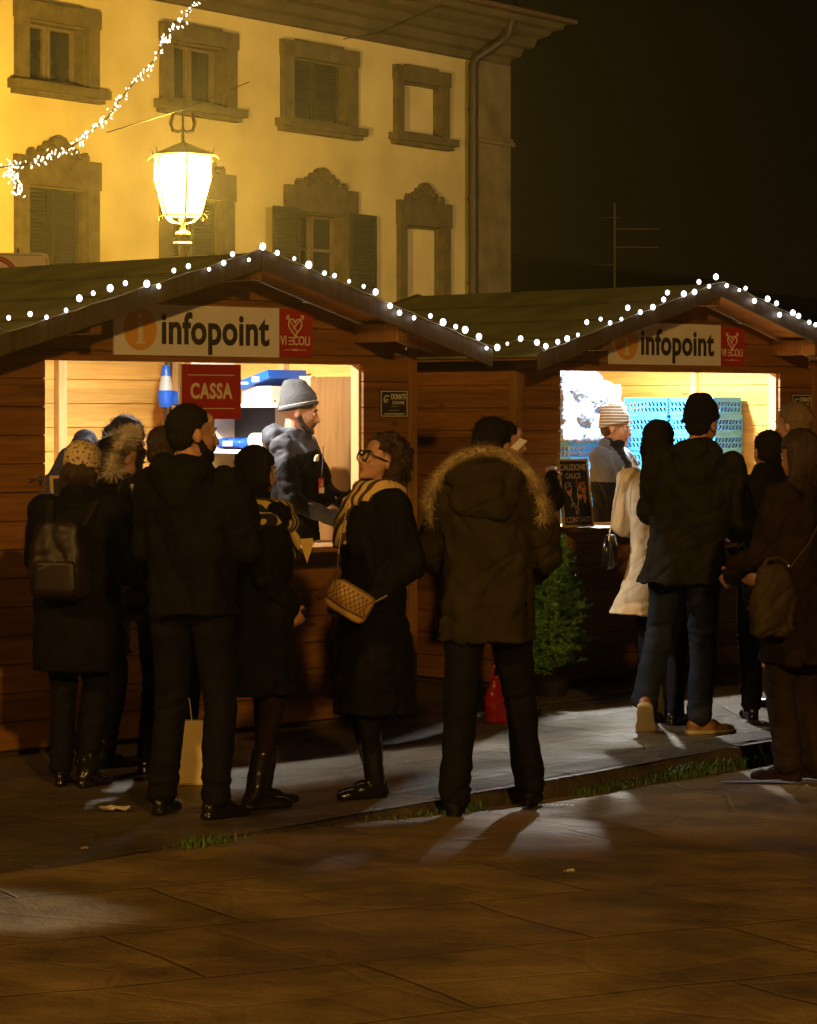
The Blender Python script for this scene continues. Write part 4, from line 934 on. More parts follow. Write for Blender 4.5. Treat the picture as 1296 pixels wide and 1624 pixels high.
def figure(loc, rz, H, label, hip=(0, 0), lean=(0, 0), twist=0, head=(0, 0, 0), hands=None, feet=None, hdir=None, curl=.6, elbow=None, knee=None, build_=1.0, group='people at the huts', skin=SKIN, drop=0, cat='person', zoff=0):
    J = Fig(); k = H/1.74; J.k = k; J.r = empty('person', (loc[0], loc[1], loc[2] if len(loc) > 2 else 0), rz, label, cat, group)
    J.pel = V((hip[0], hip[1], .95-drop))*k
    Rt = Rx(-lean[0])@Ry(lean[1])@Rz(twist); J.Rt = Rt; J.Rp = Rx(-lean[0]*.4)@Ry(lean[1]*.4)
    J.wst = J.pel+Rt@V((0, 0, .16))*k; J.chest = J.pel+Rt@V((0, 0, .33))*k; J.neck = J.pel+Rt@V((0, -.015, .515))*k
    Rh = Rz(head[0])@Rx(-head[1])@Ry(head[2]); J.Rh = Rh
    nk = Rt@V((0, .015, .075))*k; J.hc = J.neck+nk*.6+Rh@V((0, .01, .105))*k
    J.sh = {}; J.el = {}; J.wr = {}; J.hp = {}; J.kn = {}; J.an = {}; J.ft = {}
    hands = hands or {}; feet = feet or {}; elbow = elbow or {}; knee = knee or {}
    for s, n in ((-1, 'L'), (1, 'R')):
        J.sh[n] = J.pel+Rt@V((s*.178*build_, -.005, .455))*k
        ht = V(hands.get(n, (s*.245*build_, .05, .87)))*k; J.el[n], J.wr[n] = ik(J.sh[n], ht, .285*k, .25*k, elbow.get(n, (s*.5, -1, -.2)))
        J.hp[n] = J.pel+V((s*.088, 0, -.03))*k
        f = feet.get(n, (s*.10, 0, 0, 0)); J.ft[n] = f; yaw = f[3] if len(f) > 3 else 0; pit = f[4] if len(f) > 4 else 0
        fr = Rz(yaw)@Rx(-pit); an = V(f[:3])*k+fr@V((0, -.06, .0))*k*0+V((0, 0, .085*k)); J.an[n] = an; J.fr = getattr(J, 'fr', {}); J.fr[n] = fr
        J.kn[n], J.an[n] = ik(J.hp[n], an, .425*k, .42*k, knee.get(n, (s*.1, 1, 0)))
    b = MB(); ex, ey = Rt@V((1, 0, 0)), Rt@V((0, 1, 0))
    lf = []
    for a, rx, ry in ((-.09, .10, .085), (-.02, .155, .10), (.08, .145, .095), (.17, .128, .085), (.28, .145, .10), (.38, .162, .105), (.45, .165, .09), (.49, .11, .065), (.52, .062, .055)):
        lf.append((J.pel+Rt@V((0, 0, a))*k, ex, ey, rx*k*.88, ry*k*.84))
    b.loft(lf, 24)
    hk = k*1.0; hc = J.hc
    b.caps(J.neck-Rt@V((0, 0, .03))*k, .058*k, hc+Rh@V((0, -.02, -.06))*hk, .052*k)
    def e(c, r, rot=None): b.ell(hc+Rh@(V(c)*hk), [q*hk for q in r], Rh@rot if rot else Rh)
    e((0, -.015, .03), (.075, .096, .090)); e((0, .028, -.025), (.062, .066, .086)); e((0, .042, -.075), (.044, .044, .036)); e((0, .074, -.098), (.019, .017, .016))
    e((0, .080, .020), (.050, .016, .011)); e((0, .060, .055), (.055, .030, .040))
    b.caps(hc+Rh@V((0, .090, .006))*hk, .0085*hk, hc+Rh@V((0, .110, -.034))*hk, .0125*hk)
    for s in (-1, 1):
        e((s*.011, .100, -.038), (.009, .010, .008)); e((s*.036, .055, -.030), (.024, .026, .026)); e((s*.077, -.008, -.008), (.010, .020, .031), Rz(s*-.3))
    e((0, .089, -.061), (.021, .010, .006)); e((0, .087, -.071), (.019, .010, .007))
    for s, n in ((-1, 'L'), (1, 'R')):
        b.caps(J.sh[n], .044*k, J.el[n], .035*k); b.caps(J.el[n], .035*k, J.wr[n], .026*k)
        b.caps(J.hp[n], .084*k, J.kn[n], .048*k); b.caps(J.kn[n], .046*k, J.an[n], .030*k); ff = J.fr[n]
        b.caps(J.an[n]+ff@V((0, -.02, -.045))*k, .022*k, J.an[n]+ff@V((0, .08, -.06))*k, .016*k)
        # hand
        f = (hdir or {}).get(n); fd = (J.wr[n]-J.el[n]).normalized() if f is None else V(f[0]).normalized()
        pn = V((-s, .1, 0)) if f is None else V(f[1]); pn = (pn-fd*pn.dot(fd)).normalized(); sd = fd.cross(pn)*(1 if s < 0 else -1); sd = sd.normalized()
        if sd.dot(V((0, 1, 0))) < 0 and f is None: sd = -sd
        M = Matrix((sd, pn, fd)).transposed(); w0 = J.wr[n]
        b.ell(w0+fd*.045*k, (.040*k, .014*k, .048*k), M); cu = curl[n] if isinstance(curl, dict) else curl
        for i, (o, L) in enumerate(((.030, .068), (.010, .076), (-.011, .071), (-.030, .056))):
            p0 = w0+fd*(.080-.004*abs(i-1))*k+sd*o*k; c1 = cu*.7+.06*i; d1 = (fd*math.cos(c1)+pn*math.sin(c1)); c2 = cu*1.7+.08*i; d2 = (fd*math.cos(c2)+pn*math.sin(c2))
            p1 = p0+d1*L*.5*k; p2 = p1+d2*L*.5*k; b.caps(p0-fd*.01*k, .0095*k, p1, .0085*k, 10); b.caps(p1, .0085*k, p2, .0070*k, 10)
        t0 = w0+fd*.022*k+sd*.028*k; t1 = t0+(fd*.55+sd*.75+pn*.2).normalized()*.040*k; t2 = t1+(fd*.85+sd*.1+pn*.5).normalized()*.034*k
        b.caps(t0, .012*k, t1, .0105*k, 10); b.caps(t1, .010*k, t2, .008*k, 10)
    o = b.build('body', skin, J.r, voxel=.0068, sm=2); J.body = o
    me = o.data; me.materials.append(SKIN2); inv = Rh.transposed()
    for p in me.polygons:
        q = inv@(p.center-hc)/hk
        if q.y > .078 and -.077 < q.z < -.056 and abs(q.x) < .022: p.material_index = 1
    eb = MB()
    for s in (-1, 1): eb.ell(hc+Rh@V((s*.029, .080, .001))*hk, .0105*hk, nu=12, nv=8)
    eo = eb.build('eye', EYE, J.r, smooth=True); eb = MB()
    for s in (-1, 1): eb.ell(hc+Rh@V((s*.029, .0885, .001))*hk, (.0048*hk,)*3, nu=10, nv=6)
    eb.build('pupil', PUP, eo, smooth=True); eb = MB()
    for s in (-1, 1): eb.tube([hc+Rh@V((s*.014, .094, .021))*hk, hc+Rh@V((s*.032, .092, .027))*hk, hc+Rh@V((s*.050, .078, .021))*hk], [.003, .0038, .002], 6)
    J.brow = eb
    return J
def fold(amp, seed=0, fx=7, fz=3.5, tube=0):
    amp = amp*2.3
    def f(p, n):
        q = V((p.x*fx+seed, p.y*fx, p.z*fz)); d = noise.noise(q)*amp*1.3+noise.noise(V((p.x*16, p.y*16+seed, p.z*9)))*amp*.55
        w_ = noise.noise(V((p.x*5, p.y*5, p.z*22+2*noise.noise(p*4)))); 
        r_ = max(0, 1-abs(noise.noise(V((p.x*6+seed, p.y*6, p.z*5+p.x*3))))*3)**3; r2 = max(0, 1-abs(noise.noise(V((p.x*4+seed*2, p.y*9, p.z*11-p.x*6))))*4)**2
        return d+amp*.5*w_*abs(noise.noise(p*3))*2-amp*.55*r_-amp*.4*r2
    return f
def puff(amp, step=.085, seed=0):
    def f(p, n):
        z = p.z+.012*noise.noise(p*6+V((seed, 0, 0))); return amp*(abs(math.sin(math.pi*z/step))**.6-.6)+.006*noise.noise(p*18)
    return f
def coat(J, name, m, hem, w=1.0, hemw=None, hemd=None, sleeve=1.0, disp=None, cuff=0.0, hood=False, collar=True, vox=.011, depth=1.0, drift=(0, 0), top=1.0):
    k = J.k; b = MB(); Rt = J.Rt; ex, ey = Rt@V((1, 0, 0)), Rt@V((0, 1, 0)); hemw = hemw or .20; hemd = hemd or .15; rings = []
    zp = J.pel.z
    for f in (1, .75, .5, .25):
        z = hem+(zp-.05*k-hem)*(1-f); c = V((J.pel.x+drift[0]*f, J.pel.y+drift[1]*f, z)); a = 1-f
        rings.append((c, V((1, 0, 0)), V((0, 1, 0)), hemw+(.185*w*k-hemw)*a, hemd+(.145*depth*k-hemd)*a))
    for a, rx, ry in ((.0, .186, .145), (.12, .176, .138), (.25, .184, .145), (.36, .195, .145), (.43, .195, .128), (.475, .150, .100), (.51, .092, .080)):
        rings.append((J.pel+Rt@V((0, 0, a))*k, ex, ey, rx*w*k, ry*depth*k))
    b.loft(rings, 36, 2.3)
    for n in 'LR':
        s = -1 if n == 'L' else 1; q = J.el[n]+(J.wr[n]-J.el[n])*(.92-cuff)
        b.ell(J.sh[n]+Rt@V((s*-.01, 0, .0))*k, [v*k*sleeve for v in (.072, .078, .075)], Rt)
        b.caps(J.sh[n], .074*k*sleeve, J.el[n], .064*k*sleeve); b.caps(J.el[n], .064*k*sleeve, q, .048*k*sleeve)
    if collar:
        nk = J.neck; hd = (J.hc-J.neck).normalized(); b.loft([(nk+hd*a*k, ex, ey, r1*k, r2*k) for a, r1, r2 in ((-.04, .115, .10), (.0, .095, .09), (.05, .080*top, .082*top), (.075, .074*top, .078*top))], 24)
    if hood:   # hood lying on the back and shoulders
        c = J.neck+Rt@V((0, -.085, -.005))*k; b.ell(c, (.150*k, .075*k, .085*k), Rt@Rx(.5)); b.ell(J.neck+Rt@V((0, -.10, -.08))*k, (.11*k, .06*k, .11*k), Rt)
    return b.build(name, m, J.r, voxel=vox, sm=4, disp=disp or fold(.008, rnd.random()*9))
def trousers(J, m, w=1.0, ankle=.062, disp=None, top=.06):
    k = J.k; b = MB(); b.ell(J.pel+V((0, 0, -.02))*k, (.165*k*w, .118*k*w, .13*k)); 
    for n in 'LR':
        b.caps(J.hp[n], .103*k*w, J.kn[n], .074*k*w); d = (J.an[n]-J.kn[n]).normalized(); b.caps(J.kn[n], .074*k*w, J.an[n]-d*.0*k+V((0, 0, .01)), ankle*k*w)
    zl = min(J.an['L'].z, J.an['R'].z)-.05*k
    def dp(p, n):
        lo = max(0, 1-abs(p.z-.14)/.16); kn_ = max(0, 1-abs(p.z-.5*k)/.14)
        return .008*noise.noise(V((p.x*8, p.y*8, p.z*5)))+.006*noise.noise(V((p.x*5, p.y*5, p.z*16)))+(.014*lo+.011*kn_)*noise.noise(V((p.x*6, p.y*6, p.z*34+3*noise.noise(p*5))))
    return b.build('trousers', m, J.r, voxel=.010, sm=3, disp=disp or dp, clip0=J.r.location.z*0+.03)
def shoes(J, m, boot=0, heel=0, sole=None, wide=1.0, name=None):
    k = J.k
    for n in 'LR':
        ff = J.fr[n]; f = J.ft[n]; a = J.an[n]; b = MB()
        def q(x, y, z): return a+ff@V((x, y, z))*k
        zs = -.085
        b.ell(q(0, -.025, zs+.045), (.036*k*wide, .048*k, .044*k), ff); b.ell(q(0, .045, zs+.040), (.038*k*wide, .070*k, .040*k), ff); b.ell(q(0, .125, zs+.026), (.044*k*wide, .062*k, .026*k), ff); b.ell(q(0, .165, zs+.022), (.034*k*wide, .034*k, .021*k), ff)
        b.loft([(q(0, y, zs+.012), ff@V((1, 0, 0)), ff@V((0, 0, 1)), r*k*wide, .013*k) for y, r in ((-.074, .016), (-.06, .032), (0, .036), (.06, .036), (.12, .046), (.17, .036), (.195, .014))], 16, 3)
        if heel: b.box(q(0, -.04, zs-.0), (.055*k, .06*k, .04*k), ff)
        if boot:
            d = (J.kn[n]-a).normalized(); b.caps(q(0, -.01, -.02), .048*k, a+d*boot, .058*k)
        o = b.build(name or ('boot' if boot else 'shoe'), m, J.r, voxel=.007, sm=3, disp=(fold(.003, 2) if boot else None), clip0=(.002 if abs(f[2]) < .001 else None))
        if sole:
            b = MB(); b.loft([(q(0, y, zs+.008), ff@V((1, 0, 0)), ff@V((0, 0, 1)), (r+.004)*k*wide, .012*k) for y, r in ((-.080, .016), (-.064, .034), (0, .038), (.06, .038), (.12, .049), (.17, .039), (.203, .014))], 18, 4)
            b.build('sole', sole, o, smooth=True)
def hairdo(J, m, style='short', n=500, vol=1.0, length=.3, seed=1, curly=0):
    k = J.k; Rh = J.Rh; hc = J.hc; b = MB()
    def e(c, r): b.ell(hc+Rh@(V(c)*k), [q*k*vol for q in r], Rh)
    e((0, -.024, .040), (.083, .098, .092))
    if style != 'short': e((0, -.045, -.02), (.085, .082, .09))
    else: e((0, -.045, -.005), (.074, .068, .075))
    if style == 'bald': pass
    if style == 'long':
        for s in (-1, 0, 1): b.loft([(hc+Rh@V((s*.045, -.05-.01*abs(s)+.01*i, -.02-length*i/5))*k, Rh@V((1, 0, 0)), Rh@V((0, 1, 0)), (.052+.006*math.sin(i+s))*k*vol, .042*k*vol*(1-.1*i)) for i in range(6)], 14)
    if style == 'bun': e((0, -.10, .06), (.04, .04, .04))
    inv = Rh.transposed()
    o = b.build('hair', m, J.r, voxel=.009, sm=2, disp=lambda p, q: (curly*abs(noise.noise(p*26))+.4*curly*noise.noise(p*55) if curly else .006*noise.noise(V((p.x*30, p.y*30, p.z*(9 if style == 'long' else 20))))+.004*noise.noise(p*60)))
    # pull the shell off the face
    for v in o.data.vertices:
        q = inv@(v.co-hc)/k
        lim = .062 if q.z > .045 else (.0+.5*(q.z-.0) if style == 'short' else -.005)
        if q.z > .085: lim = .078
        if q.y > lim: q2 = V((q.x*.93, lim-.002, q.z)); v.co = hc+Rh@(q2*k)
    r2 = random.Random(seed); sb = MB(); me = o.data; vs = me.vertices
    for _ in range(n):
        v = vs[r2.randrange(len(vs))]; nn = v.normal; L = r2.uniform(.015, .035)*(1.6 if style == 'long' else 1); q = inv@(v.co-hc)/k
        if q.y > .05: continue
        dn = Rh@V((r2.gauss(0, .3), r2.gauss(-.3, .3), -1.0 if style == 'long' else -.3)); d = (nn*(.35 if style == 'long' else .7)+dn*.8).normalized(); s_ = d.cross(nn)
        if s_.length < .01: continue
        s_ = s_.normalized()*.0012; p0 = v.co-nn*.003; sb.add([p0-s_, p0+s_, p0+d*L+nn*.002], [(0, 1, 2)])
    if sb.v: sb.build('loose_strands', m, o)
    return o
def furry(name, pts, rad, n, L, m, parent, seed=1, core=True, dirf=None):
    r2 = random.Random(seed); b = MB(); P = [V(p) for p in pts]
    if core: b.tube(P, rad*.75, 10)
    for _ in range(n):
        i = r2.randrange(len(P)-1); c = P[i].lerp(P[i+1], r2.random()); t = (P[i+1]-P[i]).normalized()
        d = V((r2.gauss(0, 1), r2.gauss(0, 1), r2.gauss(0, 1))); d = (d-t*d.dot(t)*.7).normalized(); s_ = d.cross(t).normalized()*.0022; q = c+d*rad*.6; l = L*r2.uniform(.6, 1.2)
        l *= 1+.9*noise.noise(c*14); tip = q+(d+V((r2.gauss(0, .35), r2.gauss(0, .35), r2.gauss(-.15, .35)))).normalized()*l; b.add([q-s_, q+s_, tip], [(0, 1, 2)])
    return b.build(name, m, parent)
def beanie(J, m, fold_=True, tall=0.0, disp=None, name='beanie', low=0.0):
    k = J.k; Rh = J.Rh; hc = J.hc; b = MB(); ex, ey = Rh@V((1, 0, 0)), Rh@V((0, 1, 0)); rings = []
    for z, r, y in ((.012-low, .084, -.012), (.03, .088, -.014), (.06, .088, -.018), (.09, .083, -.024), (.115, .070, -.032-tall*.2), (.130+tall*.8, .048, -.040-tall*.5), (.138+tall, .020, -.044-tall*.7)):
        rings.append((hc+Rh@V((0, y-.0, z+(0))) *k, ex, (ey+Rh@V((0, 0, .26))).normalized(), r*k, (r+.018)*k))
    b.loft(rings, 28)
    o = b.build(name, m, J.r, voxel=.008, sm=2, disp=disp or (lambda p, n: .0035*math.sin(math.atan2((p-hc).y, (p-hc).x)*34)*.5+.003*noise.noise(p*20)))
    if fold_:
        b = MB(); b.ring(hc+Rh@V((0, -.013, .03))*k, ex, (ey+Rh@V((0, 0, .36))).normalized(), .087*k, .105*k, .011*k, 40, 8)
        b.build('turn_up', m, o, smooth=True)
    return o
def browbuild(J, m=HAIRK): J.brow.build('eyebrow', m, J.r, smooth=True)
def glasses(J, m, size=1.0, name='glasses'):
    k = J.k; b = MB(); Rh = J.Rh; hc = J.hc
    for s in (-1, 1):
        c = hc+Rh@V((s*.033, .104, -.003))*k; b.ring(c, Rh@V((1, 0, 0)), Rh@V((0, 0, 1)), .028*k*size, .023*k*size, .0032*size, 24, 6)
        b.tube([hc+Rh@V((s*.060, .100, .006))*k, hc+Rh@V((s*.080, .05, .006))*k, hc+Rh@V((s*.084, -.01, .0))*k], .003*size, 6)
    b.tube([hc+Rh@V((-.008, .107, .002))*k, hc+Rh@V((.008, .107, .002))*k], .003*size, 6)
    return b.build(name, m, J.r, smooth=True)
def scarf(J, stripes=True, r_=.052, tails=(), seed=3, m=None, drop=.02):
    k = J.k; nk = J.neck; b = MB(); ex, ey = J.Rt@V((1, 0, 0)), J.Rt@V((0, 1, 0)); up = J.Rt@V((0, 0, 1))
    b.ring(nk+up*(.01-drop)*k, ex, (ey-up*.25).normalized(), .105*k, .100*k, r_*k, 30, 12); b.ring(nk+up*(.055-drop)*k, ex, (ey-up*.2).normalized(), .090*k, .088*k, (r_-.008)*k, 30, 12)
    for pts in tails: b.tube([J.neck+J.Rt@(V(p)*k) for p in pts], [.062*k, .062*k, .055*k][:len(pts)], 12, .5)
    return b.build('scarf', m, J.r, voxel=.009, sm=2, disp=lambda p, n: .010*noise.noise(p*16+V((seed, 0, 0))))
def stripe_mat(name, c1, c2, scale, dirv, width=.5, dist=3.0):
    m = bpy.data.materials.new(name); m.use_nodes = True; t = m.node_tree; b = t.nodes['Principled BSDF']; b.inputs['Roughness'].default_value = .9
    tcn = t.nodes.new('ShaderNodeTexCoord'); mp = t.nodes.new('ShaderNodeMapping'); mp.inputs['Rotation'].default_value = dirv; t.links.new(tcn.outputs['Object'], mp.inputs[0])
    wv = t.nodes.new('ShaderNodeTexWave'); wv.inputs['Scale'].default_value = scale; wv.inputs['Distortion'].default_value = dist; wv.inputs['Detail Scale'].default_value = .8; t.links.new(mp.outputs[0], wv.inputs[0])
    r_ = t.nodes.new('ShaderNodeValToRGB'); r_.color_ramp.interpolation = 'CONSTANT'; r_.color_ramp.elements[0].color = (*c1, 1); r_.color_ramp.elements[1].color = (*c2, 1); r_.color_ramp.elements[1].position = width
    t.links.new(wv.outputs[0], r_.inputs[0]); t.links.new(r_.outputs[0], b.inputs['Base Color']); return m
def spot_mat(name, c1, c2, sc_):
    m = bpy.data.materials.new(name); m.use_nodes = True; t = m.node_tree; b = t.nodes['Principled BSDF']; b.inputs['Roughness'].default_value = .9
    tcn = t.nodes.new('ShaderNodeTexCoord'); v_ = t.nodes.new('ShaderNodeTexVoronoi'); v_.inputs['Scale'].default_value = sc_; t.links.new(tcn.outputs['Object'], v_.inputs[0])
    r_ = t.nodes.new('ShaderNodeValToRGB'); r_.color_ramp.elements[0].color = (*c1, 1); r_.color_ramp.elements[1].color = (*c2, 1); r_.color_ramp.elements[0].position = .28; r_.color_ramp.elements[1].position = .38
    t.links.new(v_.outputs[0], r_.inputs[0]); t.links.new(r_.outputs[0], b.inputs['Base Color']); return m
def skirt_legs(J, m, r0=.064, r1=.044):     # tights or narrow trousers under a long coat
    k = J.k; b = MB()
    for n in 'LR': b.caps(J.hp[n], .095*k, J.kn[n], r0*k); b.caps(J.kn[n], r0*k, J.an[n], r1*k)
    b.ell(J.pel, (.15*k, .11*k, .12*k)); return b.build('leggings', m, J.r, voxel=.010, sm=3, disp=fold(.003, 4), clip0=.03)
def beard(J, m, full=1.0, moustache=True):
    k = J.k; b = MB(); q = lambda c: J.hc+J.Rh@V(c)*k
    for s in (-1, 1):
        b.caps(q((s*.066, .002, -.018)), .013*k, q((s*.056, .030, -.066)), .017*k*full, 10); b.caps(q((s*.056, .030, -.066)), .017*k*full, q((s*.028, .066, -.092)), .019*k*full, 10)
        if moustache: b.caps(q((s*.002, .100, -.050)), .0075*k, q((s*.028, .084, -.066)), .008*k, 8)
    b.caps(q((-.028, .066, -.092)), .019*k*full, q((.028, .066, -.092)), .019*k*full, 10); b.ell(q((0, .082, -.098)), (.024*k, .016*k, .022*k*full), J.Rh)
    return b.build('beard', m, J.r, voxel=.006, sm=1, disp=lambda p, n: .003*noise.noise(p*90))
def GP(x, y, Z): p = at(x, y, Z); return (p.x, p.y, 0)
def XZ(x, Z): return ((x-648)/F*Z, Z, 0)
PG = 'people queueing at the huts'

# bearded man seen from behind, left of centre
J = figure(XZ(303, 12.22), R(-22), 1.735, 'bearded man in a black jacket with his back turned, left of the yellow striped scarf', head=(-.75, .02, 0), hands={'L': (-.17, .26, 1.02), 'R': (.15, .28, 1.05)}, feet={'L': (-.145, .02, 0, .15), 'R': (.125, -.02, 0, -.35)}, group=PG)
coat(J, 'jacket', C_BLACK, .86*J.k, w=1.08, hemw=.215, hemd=.165, sleeve=1.12, disp=fold(.010, 1), hood=True); trousers(J, C_DKTR, .98, .066); shoes(J, C_SHOE); browbuild(J); hairdo(J, HAIRK, 'short', 500)
beard(J, HAIRK, 1.1)

# woman with leopard beret, left
J = figure(XZ(122, 13.2), R(-14), 1.555, 'woman with a leopard print beret and dark backpack, leftmost of the queue', head=(.1, .30, .05), hands={'L': (-.20, .32, 1.02), 'R': (.16, .34, 1.05)}, feet={'L': (-.085, 0, 0, .2), 'R': (.06, .0, 0, -.3)}, group=PG, lean=(.06, 0))
coat(J, 'coat', C_BLACK, .53, w=1.22, hemw=.20, hemd=.17, sleeve=1.25, disp=puff(.006, .11), top=1.15); trousers(J, C_DKTR, .95, .06); shoes(J, C_SHOE, boot=.12); browbuild(J); hairdo(J, HAIRB, 'long', 300, length=.12)
beanie(J, spot_mat('leopard_knit', (.16, .08, .035), (.62, .48, .28), 55), True, .0, name='beret', disp=lambda p, n: .012*max(0, n.z*.2+.6)+.004*noise.noise(p*30))
k = J.k; bp_ = empty('backpack', J.r.location, J.r.rotation_euler.z, 'dark worn backpack on the back of the woman with the leopard beret', 'backpack')
b = MB(); b.loft([((0.0, -.20, z), (1, 0, 0), (0, 1, 0), a_, c_) for z, a_, c_ in ((.86, .10, .05), (.88, .135, .075), (.98, .145, .085), (1.10, .130, .075), (1.19, .105, .055), (1.215, .07, .04))], 24, 3)
b.build('body', mat('backpack_nylon', (.016, .009, .006), .5, .3, 12), bp_, voxel=.010, sm=3, disp=fold(.007, 5)); b = MB(); b.loft([((0, -.285, z), (1, 0, 0), (0, 1, 0), a_, .02) for z, a_ in ((.88, .09), (.92, .105), (1.02, .10), (1.04, .09))], 20, 3); b.build('pocket', MC['backpack_nylon'], bp_, smooth=True)
b = MB(); b.tube([(-.07, -.302, 1.00), (.03, -.306, 1.045)], .0035, 6); b.build('zip', M_STEEL, bp_)
b = MB()
for s in (-1, 1): b.tube([(s*.08, -.15, 1.19), (s*.11, -.05, 1.30), (s*.13, .06, 1.26), (s*.14, .10, 1.10)], .018, 8, .3)
b.build('strap', MC['backpack_nylon'], bp_)

# woman in fur hood at counter behind her
J = figure(XZ(152, 13.95), R(-55), 1.62, 'woman with brown hair and fur trimmed hood leaning over the nearer counter', head=(-.25, .45, 0), lean=(.22, 0), hands={'L': (-.14, .36, 1.05), 'R': (.16, .36, 1.05)}, group=PG)
coat(J, 'coat', C_BLACKP, .55, w=1.05, hood=False, disp=puff(.006)); trousers(J, C_DKTR, .95); shoes(J, C_SHOE, boot=.2); browbuild(J, HAIRB); hairdo(J, HAIRB, 'long', 500, length=.30)
k = J.k; hp_ = [J.hc+J.Rh@V((.110*math.sin(a), -.06+.035*math.cos(a*2), .01+.125*math.cos(a)))*k for a in [R(-150+300*i/24) for i in range(25)]]
b = MB(); b.loft([(J.hc+J.Rh@V((0, -.07-.05*i, -.02*i))*k, J.Rh@V((1, 0, 0)), J.Rh@V((0, 0, 1)), (.125-.03*i)*k, (.130-.03*i)*k) for i in range(3)], 20); b.build('hood', C_BLACKP, J.r, voxel=.012, sm=2)
furry('fur_trim', hp_, .034, 4200, .046, FURG, J.r, 4)

# man bending inside the nearer hut
c_ = hutpt(HUT1, 112, 690, -.42); p = hutloc(HUT1, c_[0]+.02, .34)
J = figure((p.x-.07, p.y, .08), R(-80), 1.80, 'dark haired man in slate blue bending forward inside the nearer hut', lean=(.74, 0), head=(-.1, .95, 0), hands={'L': (-.15, .48, 1.02), 'R': (.16, .42, 1.02)}, hip=(0, -.20), group='stall staff inside the huts')
coat(J, 'jacket', cloth('slate_cloth', (.075, .085, .13), .8), .80, hood=True, disp=fold(.008, 3)); trousers(J, C_DKTR); shoes(J, C_SHOE); browbuild(J); hairdo(J, HAIRK, 'short', 700)

# shiny puffer person half behind the bearded man
J = figure(XZ(262, 13.65), R(-30), 1.635, 'person in a shiny black quilted jacket half hidden behind the bearded man', head=(-.2, .12, 0), hands={'L': (-.20, .24, .98), 'R': (.1, .28, 1.02)}, group=PG)
coat(J, 'jacket', mat('shiny_nylon', (.012, .012, .015), .20, .2, 12, .15, 40), .72, w=1.12, sleeve=1.25, disp=puff(.011, .09)); trousers(J, C_DKTR, .92); shoes(J, C_SHOE); browbuild(J); hairdo(J, HAIRB, 'short', 600, 1.04)

# woman with yellow striped scarf
STR = stripe_mat('yellow_stripe', (.012, .011, .010), (.60, .44, .12), 9, (0, 0, .5), .5, 1.2)
J = figure(XZ(410, 12.5), R(-62), 1.55, 'dark haired woman in a long black coat with yellow striped scarf, back turned', head=(.45, -.05, 0), hands={'L': (-.15, .10, .96), 'R': (.15, .10, .96)}, feet={'L': (-.07, .06, 0, .05), 'R': (.07, -.05, 0, .05)}, group=PG)
coat(J, 'coat', C_BLACK, .485, w=1.10, hemw=.175, hemd=.20, sleeve=1.12, disp=fold(.009, 7, 8, 1.5)); skirt_legs(J, cloth('brown_tights', (.030, .016, .010))); shoes(J, C_SHOE, boot=.16, heel=1); browbuild(J); hairdo(J, HAIRK, 'long', 900, 1.12, length=.04)
k = J.k; b = MB(); b.ring(J.neck+V((0, -.0, -.02))*k, (1, 0, 0), V((0, 1, -.05)), .140*k, .130*k, .054*k, 36, 12); b.ring(J.neck+V((0, -.0, -.075))*k, (1, 0, 0), V((0, 1, -.05)), .205*k, .155*k, .048*k, 36, 12); b.tube([J.neck+V(q)*k for q in ((.10, .10, -.06), (.14, .14, -.16), (.13, .16, -.26))], .05*k, 12, .4)
b.build('scarf', STR, J.r, voxel=.009, sm=2, disp=lambda p, n: .010*noise.noise(p*15))

# man in grey beanie inside the nearer hut
c_ = hutpt(HUT1, 462, 690, -.42); p = hutloc(HUT1, c_[0], .42)
J = figure((p.x, p.y, .08), R(-108), 1.755, 'bearded man in a grey beanie with a red badge inside the nearer hut', head=(.30, .16, 0), hands={'L': (-.10, .34, 1.10), 'R': (.16, .30, 1.03)}, elbow={'R': (.6, -.6, -.3), 'L': (-.5, -.6, -.3)}, lean=(.05, 0), group='stall staff inside the huts')
k = J.k
def jk(J, name, m, m2, zsplit, hem, **kw):
    o = coat(J, name, m, hem, **kw); o.data.materials.append(m2)
    for p in o.data.polygons:
        c = p.center
        if zsplit(c): p.material_index = 1
    return o
C_GREYN = cloth('grey_nylon', (.10, .108, .14), .6, .1, .15, 30, 0)
jk(J, 'jacket', C_BLACK, C_GREYN, lambda c: c.z > 1.27*k+.85*(c.y+.02) or (c.x > .08 and c.y > .20 and c.z < 1.2*k), .78, w=1.02, sleeve=1.1, disp=fold(.010, 11), hood=True, top=1.15)
trousers(J, C_DKTR); shoes(J, C_SHOE); browbuild(J); beanie(J, cloth('grey_knit', (.14, .145, .155), .95, .15, .6, 160), True, .035)
b = MB(); b.ring(J.hc+J.Rh@V((0, -.013, .045))*k, J.Rh@V((1, 0, 0)), (J.Rh@V((0, 1, .36))).normalized(), .092*k, .110*k, .0018, 48, 5); b.build('beanie_line', M_WHITE, J.r)
beard(J, mat('grey_beard', (.045, .035, .028), .8, .4, 60), .95)
lo = MB(); q0 = J.pel+J.Rt@V((.075, .165, .40))*k
for r0, r1 in ((.006, .015), (.019, .027), (.031, .038)):
    A_ = [(r1*math.cos(R(a)), r1*math.sin(R(a))) for a in range(90, 181, 10)]+[(r0*math.cos(R(a)), r0*math.sin(R(a))) for a in range(180, 89, -10)]
    ux, uz, un = V((-.95, .30, 0)), V((0, 0, 1)), V((.30, .95, 0)); n_ = len(A_); vs = [q0+ux*a+uz*c+un*.0 for a, c in A_]+[q0+ux*a+uz*c+un*.008 for a, c in A_]
    lo.add(vs, [tuple(range(n_)), tuple(range(2*n_-1, n_-1, -1))]+[(i, (i+1) % n_, n_+(i+1) % n_, n_+i) for i in range(n_)])
lo.build('chest_emblem', M_CREAM, J.r)
